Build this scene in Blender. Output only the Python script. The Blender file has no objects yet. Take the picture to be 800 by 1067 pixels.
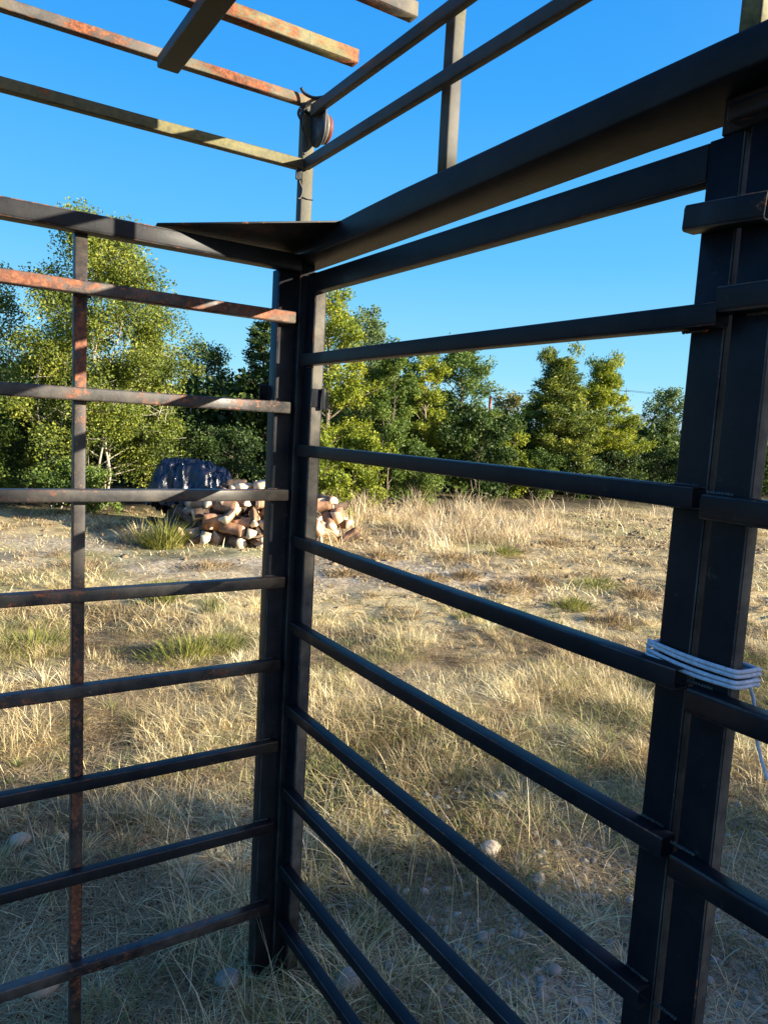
import bpy, math, random
import numpy as np
from mathutils import Vector, Matrix

SC = bpy.context.scene
COL = SC.collection
RNG = np.random.default_rng(7)
random.seed(7)
PI = math.pi

# ------------------------------------------------------------------ frame of reference
# world: X runs along the side panel, Y along the gates, Z up. The eye stands at the origin.
EYE = 1.5
F2 = np.array([0.543, 0.840])      # forward on the ground
R2 = np.array([0.840, -0.543])     # to the right on the ground
SUN_AZ = math.radians(139.7)       # clockwise from +Y
SUN_EL = math.radians(15.8)

def spot(k, D):
    """ground point D metres ahead with lateral ratio k"""
    p = D * F2 + k * D * R2
    return float(p[0]), float(p[1])

# ------------------------------------------------------------------ noise
_tab = np.random.default_rng(99).random((256, 256))
def vnoise(x, y, s=1.0, o=0.0):
    x = np.asarray(x, float) * s + 37.3 + o; y = np.asarray(y, float) * s + 11.7 + o * 1.7
    xi = np.floor(x).astype(int); yi = np.floor(y).astype(int)
    fx = x - xi; fy = y - yi
    fx = fx * fx * (3 - 2 * fx); fy = fy * fy * (3 - 2 * fy)
    a = _tab[xi & 255, yi & 255]; b = _tab[(xi + 1) & 255, yi & 255]
    c = _tab[xi & 255, (yi + 1) & 255]; d = _tab[(xi + 1) & 255, (yi + 1) & 255]
    return (a * (1 - fx) + b * fx) * (1 - fy) + (c * (1 - fx) + d * fx) * fy
def fbm(x, y, s=1.0, n=4, o=0.0):
    r = 0; a = .5; t = 0
    for i in range(n):
        r = r + a * vnoise(x, y, s, o + i * 5.1); t += a; a *= .5; s *= 2.07
    return r / t
def kD(x, y):
    D = x * F2[0] + y * F2[1]; L = x * R2[0] + y * R2[1]
    return L, D
def sstep(a, b, x):
    t = np.clip((x - a) / (b - a), 0, 1); return t * t * (3 - 2 * t)
def ground_z(x, y):
    x = np.asarray(x, float); y = np.asarray(y, float)
    L, D = kD(x, y)
    z = (fbm(x, y, .9, 3, 3) - .5) * .14 * sstep(1.5, 5, np.hypot(x, y)) * (1 - .45 * sstep(5.5, 7, D)) + (fbm(x, y, 2.6, 2, 6) - .5) * .08 * sstep(2.6, 4, D) * (1 - .6 * sstep(5, 6.5, D))
    z = z + (fbm(x, y, 7, 2, 9) - .5) * .02
    # rough churned soil in the middle distance, to the right
    m = sstep(5.6, 6.6, D) * (1 - sstep(9.0, 11.5, D)) * sstep(-.5, 1.2, L)
    z = z + m * (np.abs(fbm(x + .3 * y, y, 7.5, 4, 20) - .5) * .13 - .012)
    z = z + sstep(60, 300, np.hypot(x, y)) * (fbm(x, y, .012, 2, 5)) * 6 - .02
    z = z - .10 * (1 - sstep(2.0, 4.2, D))
    return z

# ------------------------------------------------------------------ materials
def new_mat(name):
    m = bpy.data.materials.new(name); m.use_nodes = True
    nt = m.node_tree; nt.nodes.clear()
    return m, nt, nt.nodes, nt.links
def ramp(nd, stops, interp='LINEAR'):
    r = nd.new('ShaderNodeValToRGB'); r.color_ramp.interpolation = interp
    e = r.color_ramp.elements
    while len(e) < len(stops): e.new(.5)
    for i, (p, c) in enumerate(stops):
        e[i].position = p; e[i].color = (*c, 1) if len(c) == 3 else c
    return r
def noise(nd, lk, coord, scale, detail=4, rough=.6, dist=0.0):
    n = nd.new('ShaderNodeTexNoise'); n.inputs['Scale'].default_value = scale
    n.inputs['Detail'].default_value = detail; n.inputs['Roughness'].default_value = rough
    n.inputs['Distortion'].default_value = dist
    lk.new(coord, n.inputs['Vector']); return n
def mixc(nd, lk, fac, a, b, mode='MIX'):
    m = nd.new('ShaderNodeMix'); m.data_type = 'RGBA'; m.blend_type = mode
    if isinstance(fac, float): m.inputs[0].default_value = fac
    else: lk.new(fac, m.inputs[0])
    for v, i in ((a, 6), (b, 7)):
        if isinstance(v, tuple): m.inputs[i].default_value = (*v, 1)
        else: lk.new(v, m.inputs[i])
    return m.outputs[2]
def stretch(nd, lk, coord, sc):
    m = nd.new('ShaderNodeMapping'); m.inputs['Scale'].default_value = sc
    lk.new(coord, m.inputs['Vector']); return m.outputs[0]

def steel(name, paint, rust_amt, axis, dust=(.20, .17, .13), dust_amt=.35, lichen=0.0, rough=.45, spec=.5):
    """painted / weathered steel; rust_amt 0..1; axis = long direction of the tube"""
    m, nt, nd, lk = new_mat(name)
    out = nd.new('ShaderNodeOutputMaterial'); b = nd.new('ShaderNodeBsdfPrincipled')
    tc = nd.new('ShaderNodeTexCoord').outputs['Object']
    sv = {'x': (1, 2.2, 2.2), 'y': (2.2, 1, 2.2), 'z': (2.2, 2.2, 1)}[axis]
    st = stretch(nd, lk, tc, sv)
    n1 = noise(nd, lk, st, 4.5, 8, .7)
    n2 = noise(nd, lk, tc, 90, 6, .75)
    n3 = noise(nd, lk, tc, 9, 8, .72)
    n4 = noise(nd, lk, tc, 2.1, 3, .5)
    n5 = noise(nd, lk, tc, 38, 8, .8)
    big = nd.new('ShaderNodeMath'); big.operation = 'MULTIPLY_ADD'
    lk.new(n2.outputs[0], big.inputs[0]); big.inputs[1].default_value = .40; lk.new(n1.outputs[0], big.inputs[2])
    t = .92 - .42 * rust_amt
    rr = ramp(nd, [(max(0, t - .035), (0, 0, 0)), (min(1, t + .035), (1, 1, 1))])
    lk.new(big.outputs[0], rr.inputs[0])
    rustc = ramp(nd, [(.35, (.055, .022, .013)), (.5, (.15, .050, .024)), (.65, (.30, .115, .05))])
    lk.new(n2.outputs[0], rustc.inputs[0])
    pv = tuple(c * 1.35 + .002 for c in paint)
    pc = ramp(nd, [(.35, paint), (.65, pv)]); lk.new(n3.outputs[0], pc.inputs[0])
    dr = ramp(nd, [(.42, (0, 0, 0)), (.70, (dust_amt,) * 3)]); lk.new(n3.outputs[0], dr.inputs[0])
    c = mixc(nd, lk, dr.outputs[0], pc.outputs[0], dust)
    chip = ramp(nd, [(.635, (0, 0, 0)), (.665, (.75, .75, .75))]); lk.new(n5.outputs[0], chip.inputs[0])
    c = mixc(nd, lk, chip.outputs[0], c, tuple(x * .8 for x in dust))
    if lichen > 0:
        lr = ramp(nd, [(.52 - .15 * lichen, (0, 0, 0)), (.62, (.85,) * 3)])
        lk.new(n4.outputs[0], lr.inputs[0])
        lcol = ramp(nd, [(.35, (.07, .068, .03)), (.6, (.19, .16, .045))]); lk.new(n2.outputs[0], lcol.inputs[0])
        c = mixc(nd, lk, lr.outputs[0], c, lcol.outputs[0])
    c = mixc(nd, lk, rr.outputs[0], c, rustc.outputs[0])
    lk.new(c, b.inputs['Base Color'])
    rg = nd.new('ShaderNodeMath'); rg.operation = 'MULTIPLY_ADD'
    lk.new(rr.outputs[0], rg.inputs[0]); rg.inputs[1].default_value = .35; rg.inputs[2].default_value = rough
    lk.new(rg.outputs[0], b.inputs['Roughness'])
    b.inputs['Specular IOR Level'].default_value = spec
    bp = nd.new('ShaderNodeBump'); bp.inputs['Strength'].default_value = .35; bp.inputs['Distance'].default_value = .002
    lk.new(big.outputs[0], bp.inputs['Height']); lk.new(bp.outputs[0], b.inputs['Normal'])
    lk.new(b.outputs[0], out.inputs[0]); return m

M = {}
BLK = (.010, .011, .014)
for ax in 'xyz':
    M['black_' + ax] = steel('black_painted_steel_' + ax, BLK, .02, ax, dust=(.10, .085, .065), dust_amt=.16, spec=.2)
    M['gate_' + ax] = steel('navy_black_steel_' + ax, (.0062, .007, .0105), .0, ax, dust=(.055, .05, .042), dust_amt=.10, rough=.42, spec=.16)
M['rusty_x'] = steel('black_steel_with_rust_x', (.013, .012, .013), .27, 'x', dust=(.20, .17, .13), dust_amt=.42)
M['rusty_z'] = steel('black_steel_with_rust_z', (.017, .015, .016), .52, 'z', dust=(.15, .12, .09), dust_amt=.5)
M['rustier_x'] = steel('black_steel_more_rust_x', (.018, .015, .015), .50, 'x', dust=(.28, .22, .16), dust_amt=.5)
M['weath_x'] = steel('weathered_galvanised_steel_x', (.045, .043, .036), .35, 'x', dust=(.15, .13, .09), dust_amt=.6, lichen=.4, rough=.7)
M['lichen_x'] = steel('lichen_grown_steel_x', (.050, .048, .034), .10, 'x', dust=(.15, .135, .07), dust_amt=.7, lichen=.8, rough=.75)
M['rustpale_x'] = steel('pale_paint_peeling_to_rust', (.042, .038, .033), .50, 'x', dust=(.20, .165, .13), dust_amt=.65, lichen=.15, rough=.7)
M['weath_z'] = steel('weathered_galvanised_steel_z', (.030, .029, .027), .10, 'z', dust=(.13, .118, .09), dust_amt=.5, lichen=.05, rough=.7)
M['upper_y'] = steel('dull_grey_steel_y', (.020, .020, .019), .05, 'y', dust=(.08, .075, .06), dust_amt=.35, lichen=0, rough=.6)
M['darkrust_y'] = steel('dark_brown_rusty_steel_y', (.010, .008, .008), .22, 'y', dust=(.03, .022, .018), dust_amt=.4, rough=.6)
M['plum_z'] = steel('primer_tinged_steel_z', (.009, .009, .014), .02, 'z', dust=(.08, .06, .055), dust_amt=.15, rough=.5, spec=.13)

M['sunlit_z'] = steel('sunlit_black_steel_z', (.05, .047, .042), .08, 'z', dust=(.22, .19, .145), dust_amt=.7, rough=.6, spec=.12)  # lighter colour imitates sunlight on the sun-facing side of the gate stiles
M['worn'] = steel('worn_steel_edge', (.016, .016, .019), .30, 'z', dust=(.16, .14, .115), dust_amt=.75, rough=.5, spec=.3)
def simple(name, colr, rough=.6, spec=.5, nscale=20, var=.35, bump=.3, metallic=0.0, bd=.003):
    m, nt, nd, lk = new_mat(name)
    out = nd.new('ShaderNodeOutputMaterial'); b = nd.new('ShaderNodeBsdfPrincipled')
    tc = nd.new('ShaderNodeTexCoord').outputs['Object']
    n = noise(nd, lk, tc, nscale, 5, .65)
    a = tuple(max(0, c * (1 - var)) for c in colr); d = tuple(min(1, c * (1 + var)) for c in colr)
    r = ramp(nd, [(.3, a), (.7, d)]); lk.new(n.outputs[0], r.inputs[0])
    lk.new(r.outputs[0], b.inputs['Base Color'])
    b.inputs['Roughness'].default_value = rough; b.inputs['Specular IOR Level'].default_value = spec
    b.inputs['Metallic'].default_value = metallic
    bp = nd.new('ShaderNodeBump'); bp.inputs['Strength'].default_value = bump; bp.inputs['Distance'].default_value = bd
    lk.new(n.outputs[0], bp.inputs['Height']); lk.new(bp.outputs[0], b.inputs['Normal'])
    lk.new(b.outputs[0], out.inputs[0]); return m

def leafmat(name, stops, trans=.35, rough=.55, gloss=.02, rnd=.6, gain=(1.30, 1.42, 1.15)):
    """each leaf / blade gets its own tint"""
    m, nt, nd, lk = new_mat(name)
    out = nd.new('ShaderNodeOutputMaterial')
    geo = nd.new('ShaderNodeNewGeometry')
    tc = nd.new('ShaderNodeTexCoord').outputs['Object']
    n = noise(nd, lk, tc, 1.3, 2, .5)
    mth = nd.new('ShaderNodeMath'); mth.operation = 'MULTIPLY_ADD'
    lk.new(geo.outputs['Random Per Island'], mth.inputs[0]); mth.inputs[1].default_value = (.42 if 'leaves' in name or 'foliage' in name else .6)
    mm = nd.new('ShaderNodeMath'); mm.operation = 'MULTIPLY_ADD'
    lk.new(n.outputs[0], mm.inputs[0]); mm.inputs[1].default_value = 1.5; mm.inputs[2].default_value = (-.44 if 'leaves' in name or 'foliage' in name else -.55)
    lk.new(mm.outputs[0], mth.inputs[2])
    stops = [(p, tuple(min(.85, c * k) for c, k in zip(cc, gain))) for p, cc in stops]
    r = ramp(nd, stops); lk.new(mth.outputs[0], r.inputs[0])
    d = nd.new('ShaderNodeBsdfDiffuse'); t = nd.new('ShaderNodeBsdfTranslucent'); g = nd.new('ShaderNodeBsdfGlossy')
    g.inputs['Roughness'].default_value = rough; g.inputs['Color'].default_value = (.9, .9, .85, 1)
    lk.new(r.outputs[0], d.inputs[0]); lk.new(r.outputs[0], t.inputs[0])
    m1 = nd.new('ShaderNodeMixShader'); m1.inputs[0].default_value = trans
    lk.new(d.outputs[0], m1.inputs[1]); lk.new(t.outputs[0], m1.inputs[2])
    m2 = nd.new('ShaderNodeMixShader'); m2.inputs[0].default_value = gloss
    lk.new(m1.outputs[0], m2.inputs[1]); lk.new(g.outputs[0], m2.inputs[2])
    lk.new(m2.outputs[0], out.inputs[0]); return m

M['leaf_loose'] = leafmat('small_olive_leaves', [(.1, (.028, .042, .012)), (.45, (.080, .100, .018)), (.75, (.19, .195, .030)), (1, (.33, .29, .05))])
M['leaf_yellow'] = leafmat('yellow_green_foliage', [(.1, (.060, .085, .010)), (.5, (.155, .175, .018)), (.8, (.27, .255, .028)), (1, (.36, .31, .04))])
M['leaf_light'] = leafmat('fresh_green_foliage', [(.1, (.030, .052, .014)), (.5, (.080, .115, .024)), (.8, (.145, .175, .038)), (1, (.22, .24, .06))])
M['leaf_dark'] = leafmat('dark_green_foliage', [(.1, (.012, .022, .008)), (.5, (.030, .052, .014)), (.8, (.062, .090, .020)), (1, (.12, .14, .03))])
M['leaf_grey'] = leafmat('grey_green_foliage', [(.1, (.045, .065, .022)), (.5, (.085, .115, .040)), (1, (.15, .17, .06))])
M['leaf_dull'] = leafmat('dull_brown_green_foliage', [(.1, (.05, .055, .018)), (.5, (.12, .11, .035)), (1, (.20, .16, .06))])
M['straw'] = leafmat('dry_straw_blades', [(.05, (.19, .135, .065)), (.4, (.47, .375, .195)), (.7, (.68, .575, .33)), (1, (.82, .73, .49))], .25, .5, .04, gain=(1.16, 1.12, 1.04))
M['straw_pale'] = leafmat('pale_wispy_blades', [(.05, (.26, .18, .09)), (.4, (.46, .36, .21)), (.7, (.64, .53, .34)), (1, (.78, .69, .50))], .3, .5, .05, gain=(1.1, 1.08, 1.05))
M['straw_dark'] = leafmat('brown_dead_blades', [(.05, (.10, .066, .034)), (.5, (.29, .21, .11)), (1, (.52, .41, .24))], .2, gain=(1.25, 1.25, 1.25))
M['green_blade'] = leafmat('olive_green_blades', [(.05, (.06, .075, .025)), (.5, (.15, .16, .055)), (.8, (.33, .31, .13)), (1, (.52, .47, .27))], .3, gain=(1.2, 1.2, 1.1))
M['rush'] = leafmat('yellowing_rush_blades', [(.05, (.07, .075, .02)), (.5, (.17, .155, .04)), (.8, (.30, .26, .08)), (1, (.45, .38, .16))], .3)
M['bark'] = simple('grey_brown_bark', (.17, .135, .10), .9, .2, 25, .5, .8, bd=.01)
M['bark_pale'] = simple('pale_lichen_bark', (.36, .32, .25), .9, .2, 18, .4, .8, bd=.01)
M['stone'] = simple('grey_river_stone', (.26, .235, .195), .75, .4, 18, .35, .5)
M['stone_tan'] = simple('tan_river_stone', (.42, .34, .24), .75, .4, 18, .35, .5)
M['rope'] = simple('pale_grey_cord', (.50, .54, .62), .7, .3, 120, .25, .4)
M['wire'] = simple('black_cable', (.012, .012, .013), .5, .5, 60, .3, .2)
M['plate'] = simple('bare_grey_plate', (.06, .065, .075), .5, .5, 40, .4, .3)
M['red_lens'] = simple('red_lens_plastic', (.13, .025, .02), .6, .4, 30, .2, .1)
M['lamp_rim'] = simple('faded_lamp_rim', (.12, .11, .085), .5, .5, 50, .3, .2)
M['cut'] = simple('fresh_cut_wood', (.58, .42, .27), .85, .2, 14, .35, .5)
M['cut_pale'] = simple('pale_cut_wood', (.64, .52, .37), .85, .2, 14, .3, .5)
M['split'] = simple('split_reddish_wood', (.30, .165, .095), .9, .2, 11, .5, .8)
M['logbark'] = simple('log_bark', (.085, .058, .042), .95, .15, 22, .5, .9, bd=.01)
M['redpost'] = simple('faded_orange_paint', (.42, .11, .05), .7, .3, 20, .3, .2)
M['timber'] = simple('grey_timber', (.20, .17, .14), .9, .2, 12, .3, .4)
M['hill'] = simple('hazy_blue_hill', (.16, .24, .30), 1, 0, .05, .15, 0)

def tarp_mat():
    m, nt, nd, lk = new_mat('dark_navy_tarpaulin')
    out = nd.new('ShaderNodeOutputMaterial'); b = nd.new('ShaderNodeBsdfPrincipled')
    tc = nd.new('ShaderNodeTexCoord').outputs['Object']
    n = noise(nd, lk, tc, 5, 5, .6, .6)
    r = ramp(nd, [(.3, (.002, .003, .008)), (.6, (.003, .007, .022)), (.8, (.006, .016, .060))]); lk.new(n.outputs[0], r.inputs[0])
    lk.new(r.outputs[0], b.inputs['Base Color']); b.inputs['Roughness'].default_value = .25
    b.inputs['Specular IOR Level'].default_value = .4
    n2 = noise(nd, lk, stretch(nd, lk, tc, (2, 2, .7)), 7, 6, .6, 1.2)
    bp = nd.new('ShaderNodeBump'); bp.inputs['Strength'].default_value = .5; bp.inputs['Distance'].default_value = .03
    lk.new(n2.outputs[0], bp.inputs['Height']); lk.new(bp.outputs[0], b.inputs['Normal'])
    lk.new(b.outputs[0], out.inputs[0]); return m
M['tarp'] = tarp_mat()

def ground_mat():
    m, nt, nd, lk = new_mat('dry_sandy_soil')
    out = nd.new('ShaderNodeOutputMaterial'); b = nd.new('ShaderNodeBsdfPrincipled')
    tc = nd.new('ShaderNodeTexCoord').outputs['Object']
    at = nd.new('ShaderNodeAttribute'); at.attribute_name = 'zone'
    n1 = noise(nd, lk, tc, .9, 6, .65, .3); n2 = noise(nd, lk, tc, 9, 6, .7); n3 = noise(nd, lk, tc, 55, 4, .7)
    soil = ramp(nd, [(.3, (.12, .08, .045)), (.5, (.34, .26, .145)), (.7, (.55, .44, .26))]); lk.new(n2.outputs[0], soil.inputs[0])
    straw = ramp(nd, [(.3, (.24, .17, .075)), (.5, (.50, .39, .19)), (.72, (.70, .59, .33))]); lk.new(n3.outputs[0], straw.inputs[0])
    f1 = ramp(nd, [(.42, (0, 0, 0)), (.58, (1, 1, 1))]); lk.new(n1.outputs[0], f1.inputs[0])
    c = mixc(nd, lk, f1.outputs[0], soil.outputs[0], straw.outputs[0])
    # gravel zone (zone.r), green tinge (zone.g), dark litter (zone.b)
    vo = nd.new('ShaderNodeTexVoronoi'); vo.inputs['Scale'].default_value = 38; lk.new(tc, vo.inputs['Vector'])
    bw = nd.new('ShaderNodeRGBToBW'); lk.new(vo.outputs['Color'], bw.inputs[0])
    gr = ramp(nd, [(.15, (.20, .155, .105)), (.5, (.40, .33, .24)), (.85, (.60, .53, .41))]); lk.new(bw.outputs[0], gr.inputs[0])
    sep = nd.new('ShaderNodeSeparateColor'); lk.new(at.outputs['Color'], sep.inputs[0])
    c = mixc(nd, lk, sep.outputs[0], c, gr.outputs[0])
    gm = nd.new('ShaderNodeMath'); gm.operation = 'MULTIPLY'; lk.new(sep.outputs[1], gm.inputs[0]); lk.new(n2.outputs[0], gm.inputs[1])
    c = mixc(nd, lk, gm.outputs[0], c, (.16, .19, .04))
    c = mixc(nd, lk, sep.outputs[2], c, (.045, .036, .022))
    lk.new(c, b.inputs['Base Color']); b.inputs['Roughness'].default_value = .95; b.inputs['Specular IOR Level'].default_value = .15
    b1 = nd.new('ShaderNodeBump'); b1.inputs['Strength'].default_value = .8; b1.inputs['Distance'].default_value = .03
    lk.new(n2.outputs[0], b1.inputs['Height'])
    b2 = nd.new('ShaderNodeBump'); b2.inputs['Strength'].default_value = .7; b2.inputs['Distance'].default_value = .012
    lk.new(n3.outputs[0], b2.inputs['Height']); lk.new(b1.outputs[0], b2.inputs['Normal'])
    lk.new(b2.outputs[0], b.inputs['Normal'])
    lk.new(b.outputs[0], out.inputs[0]); return m
M['ground'] = ground_mat()

# ------------------------------------------------------------------ object helpers
def tag(o, label=None, cat=None, group=None, kind=None):
    if label: o['label'] = label
    if cat: o['category'] = cat
    if group: o['group'] = group
    if kind: o['kind'] = kind
    return o
def empty(name, loc, label=None, cat=None, group=None):
    o = bpy.data.objects.new(name, None); COL.objects.link(o); o.location = loc
    o.empty_display_size = .1
    return tag(o, label, cat, group)
def mesh_np(name, V, faces_flat, sizes, mats, parent=None, loc=(0, 0, 0), smooth=False, matidx=None):
    me = bpy.data.meshes.new(name)
    V = np.asarray(V, np.float32)
    # vertices are given in world space; object origin = loc (or the parent's origin)
    org = np.array(loc, np.float32)
    if parent:
        org = np.zeros(3, np.float32); q = parent
        while q: org = org + np.array(q.location, np.float32); q = q.parent
    V = V - org
    me.vertices.add(len(V)); me.vertices.foreach_set('co', V.astype(np.float32).ravel())
    sizes = np.asarray(sizes, np.int32); ff = np.asarray(faces_flat, np.int32)
    me.loops.add(len(ff)); me.loops.foreach_set('vertex_index', ff)
    me.polygons.add(len(sizes))
    st = np.concatenate([[0], np.cumsum(sizes)[:-1]]).astype(np.int32)
    me.polygons.foreach_set('loop_start', st)
    me.polygons.foreach_set('loop_total', sizes)
    if smooth: me.polygons.foreach_set('use_smooth', np.ones(len(sizes), bool))
    if matidx is not None: me.polygons.foreach_set('material_index', np.asarray(matidx, np.int32))
    for m in (mats if isinstance(mats, (list, tuple)) else [mats]): me.materials.append(m)
    me.update(calc_edges=True); me.validate()
    o = bpy.data.objects.new(name, me); COL.objects.link(o)
    if parent: o.parent = parent
    else: o.location = loc
    return o
class Geo:
    """collects vertices / faces, then becomes ONE mesh"""
    def __init__(s): s.v = []; s.f = []; s.m = []
    def add(s, vs, fs, mi=0):
        b = len(s.v); s.v += [tuple(v) for v in vs]; s.f += [tuple(i + b for i in f) for f in fs]; s.m += (list(mi) if isinstance(mi, list) else [mi] * len(fs))
    def build(s, name, mat, parent=None, loc=(0, 0, 0), smooth=False):
        if not isinstance(mat, (list, tuple)) and max(s.m) > 0: mat = [mat, M['worn'], M['sunlit_z']]
        flat = [i for f in s.f for i in f]; sz = [len(f) for f in s.f]
        return mesh_np(name, np.array(s.v), flat, sz, mat, parent, loc, smooth, s.m)

def profile(w, h, r, n=3):
    pts = []
    for cx, cy, a0 in ((w / 2 - r, h / 2 - r, 0), (-w / 2 + r, h / 2 - r, 90), (-w / 2 + r, -h / 2 + r, 180), (w / 2 - r, -h / 2 + r, 270)):
        for i in range(n + 1):
            a = math.radians(a0 + 90 * i / n); pts.append((cx + r * math.cos(a), cy + r * math.sin(a)))
    return pts
def tube(g, p0, p1, w, h, side, wall=.0022, r=.004, seg=6, bow=.0015, seed=0, capped=False, sunny=False):
    """hollow rectangular tube from p0 to p1 (centre line); w along 'side', h along side x axis. Ends open."""
    rnd = random.Random(seed * 7919 + 13)
    p0 = Vector(p0); p1 = Vector(p1); ax = (p1 - p0).normalized(); sd = Vector(side)
    sd = (sd - ax * sd.dot(ax)).normalized(); up = sd.cross(ax).normalized()
    outer = profile(w, h, r); inner = profile(w - 2 * wall, h - 2 * wall, max(r - wall, .0008))
    n = len(outer); b1 = rnd.uniform(-bow, bow); b2 = rnd.uniform(-bow, bow)
    rings = []
    for i in range(seg + 1):
        t = i / seg; c = p0.lerp(p1, t); k = math.sin(PI * t)
        c = c + sd * b1 * k + up * b2 * k
        rings.append((c, [c + sd * a + up * b for a, b in outer], [c + sd * a + up * b for a, b in inner]))
    vs = []; fs = []
    mi = []
    for c, o, i in rings: vs += o
    for s in range(seg):
        for j in range(n):
            a = s * n + j; b = s * n + (j + 1) % n
            fs.append((a, b, b + n, a + n)); mi.append(1 if j % 4 == 1 else (2 if sunny and j == 3 else 0))  # sunny: the flat side toward the sun gets the painted-in sunlit tone
    if capped:
        fs.append(tuple(range(n - 1, -1, -1))); fs.append(tuple(seg * n + j for j in range(n)))
        g.add(vs, fs, mi + [0] * (len(fs) - len(mi))); return
    # inner skin
    base = len(vs)
    for c, o, i in rings: vs += i
    for s in range(seg):
        for j in range(n):
            a = base + s * n + j; b = base + s * n + (j + 1) % n
            fs.append((b, a, a + n, b + n))
    for j in range(n):
        k = (j + 1) % n
        fs.append((k, j, base + j, base + k))
        a = seg * n
        fs.append((a + j, a + k, base + a + k, base + a + j))
    g.add(vs, fs, mi + [0] * (len(fs) - len(mi)))
def box(g, lo, hi, mi=0, bev=.0015):
    x0, y0, z0 = lo; x1, y1, z1 = hi; b = min(bev, (x1 - x0) / 3, (y1 - y0) / 3, (z1 - z0) / 3)
    # chamfered box: 24 verts
    V = []; idx = {}
    for sx in (0, 1):
        for sy in (0, 1):
            for sz in (0, 1):
                X = (x0, x1)[sx]; Y = (y0, y1)[sy]; Z = (z0, z1)[sz]
                dx = b * (1 - 2 * sx); dy = b * (1 - 2 * sy); dz = b * (1 - 2 * sz)
                for a, p in (('x', (X, Y + dy, Z + dz)), ('y', (X + dx, Y, Z + dz)), ('z', (X + dx, Y + dy, Z))):
                    idx[(sx, sy, sz, a)] = len(V); V.append(p)
    Fc = []
    I = idx
    for s in (0, 1):
        q = [I[(s, 0, 0, 'x')], I[(s, 1, 0, 'x')], I[(s, 1, 1, 'x')], I[(s, 0, 1, 'x')]]; Fc.append(q if s else q[::-1])
        q = [I[(0, s, 0, 'y')], I[(0, s, 1, 'y')], I[(1, s, 1, 'y')], I[(1, s, 0, 'y')]]; Fc.append(q if s else q[::-1])
        q = [I[(0, 0, s, 'z')], I[(1, 0, s, 'z')], I[(1, 1, s, 'z')], I[(0, 1, s, 'z')]]; Fc.append(q if s else q[::-1])
    for a in (0, 1):
        for c in (0, 1):
            Fc.append([I[(a, c, 0, 'x')], I[(a, c, 1, 'x')], I[(a, c, 1, 'y')], I[(a, c, 0, 'y')]])
            Fc.append([I[(a, 0, c, 'x')], I[(a, 1, c, 'x')], I[(a, 1, c, 'z')], I[(a, 0, c, 'z')]])
            Fc.append([I[(0, a, c, 'y')], I[(1, a, c, 'y')], I[(1, a, c, 'z')], I[(0, a, c, 'z')]])
    for a in (0, 1):
        for c in (0, 1):
            for d in (0, 1): Fc.append([I[(a, c, d, 'x')], I[(a, c, d, 'y')], I[(a, c, d, 'z')]])
    g.add(V, Fc, mi)
def cord(g, pts, r, n=8, closed=False):
    pts = [Vector(p) for p in pts]; rings = []
    prev = None
    for i, p in enumerate(pts):
        a = pts[max(0, i - 1)]; b = pts[min(len(pts) - 1, i + 1)]; t = (b - a).normalized()
        u = t.cross(Vector((0, 0, 1)))
        if u.length < .05: u = t.cross(Vector((1, 0, 0)))
        u.normalize()
        if prev and u.dot(prev) < 0: u = -u
        prev = u; w = t.cross(u).normalized()
        rr = r[i] if isinstance(r, (list, tuple)) else r
        rings.append([p + u * math.cos(2 * PI * j / n) * rr + w * math.sin(2 * PI * j / n) * rr for j in range(n)])
    vs = [v for q in rings for v in q]; fs = []
    for i in range(len(pts) - 1):
        for j in range(n):
            a = i * n + j; b = i * n + (j + 1) % n; fs.append((a, b, b + n, a + n))
    fs.append(tuple(range(n - 1, -1, -1))); k = (len(pts) - 1) * n; fs.append(tuple(k + j for j in range(n)))
    g.add(vs, fs)
def spline(pts, n=6):
    P = [Vector(p) for p in pts]; P = [P[0] * 2 - P[1]] + P + [P[-1] * 2 - P[-2]]; out = []
    for i in range(1, len(P) - 2):
        for j in range(n):
            t = j / n; a, b, c, d = P[i - 1], P[i], P[i + 1], P[i + 2]
            out.append(.5 * ((2 * b) + (c - a) * t + (2 * a - 5 * b + 4 * c - d) * t * t + (3 * b - a - 3 * c + d) * t ** 3))
    out.append(P[-2]); return out
def weldblob(g, c, r, seed, mi=0):
    rn = random.Random(seed); vs = []; fs = []; n = 7; m = 4
    for i in range(m + 1):
        for j in range(n):
            th = PI * i / m; ph = 2 * PI * j / n; q = r * rn.uniform(.75, 1.2)
            vs.append((c[0] + q * math.sin(th) * math.cos(ph), c[1] + q * math.sin(th) * math.sin(ph), c[2] + q * math.cos(th)))
    for i in range(m):
        for j in range(n):
            fs.append((i * n + j, (i + 1) * n + j, (i + 1) * n + (j + 1) % n, i * n + (j + 1) % n))
    g.add(vs, fs, mi)

T = .030                      # bar section
YL = 1.79; XR = .85           # inner faces of the two barred sides
# ================================================================== THE CAGE
cage = empty('livestock_cage', (.83, 1.84, 0), 'black welded steel cage with corner post, rusty side bars and open roof bars', 'metal cage')
def part(name, p0, p1, w, h, side, mat, parent=cage, **k):
    g = Geo(); seed = k.pop('seed', 1); welds = k.pop('welds', [])
    tube(g, p0, p1, w, h, side, seed=seed, **k)
    for i, (c, r) in enumerate(welds):
        ax_ = (Vector(p1) - Vector(p0)).normalized()
        for q in range(-4, 5): weldblob(g, tuple(Vector(c) + ax_ * q * .0042), r * .62, seed * 31 + i * 11 + q, 1)
    return g.build(name, mat, parent)
XFAR = -1.55
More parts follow.
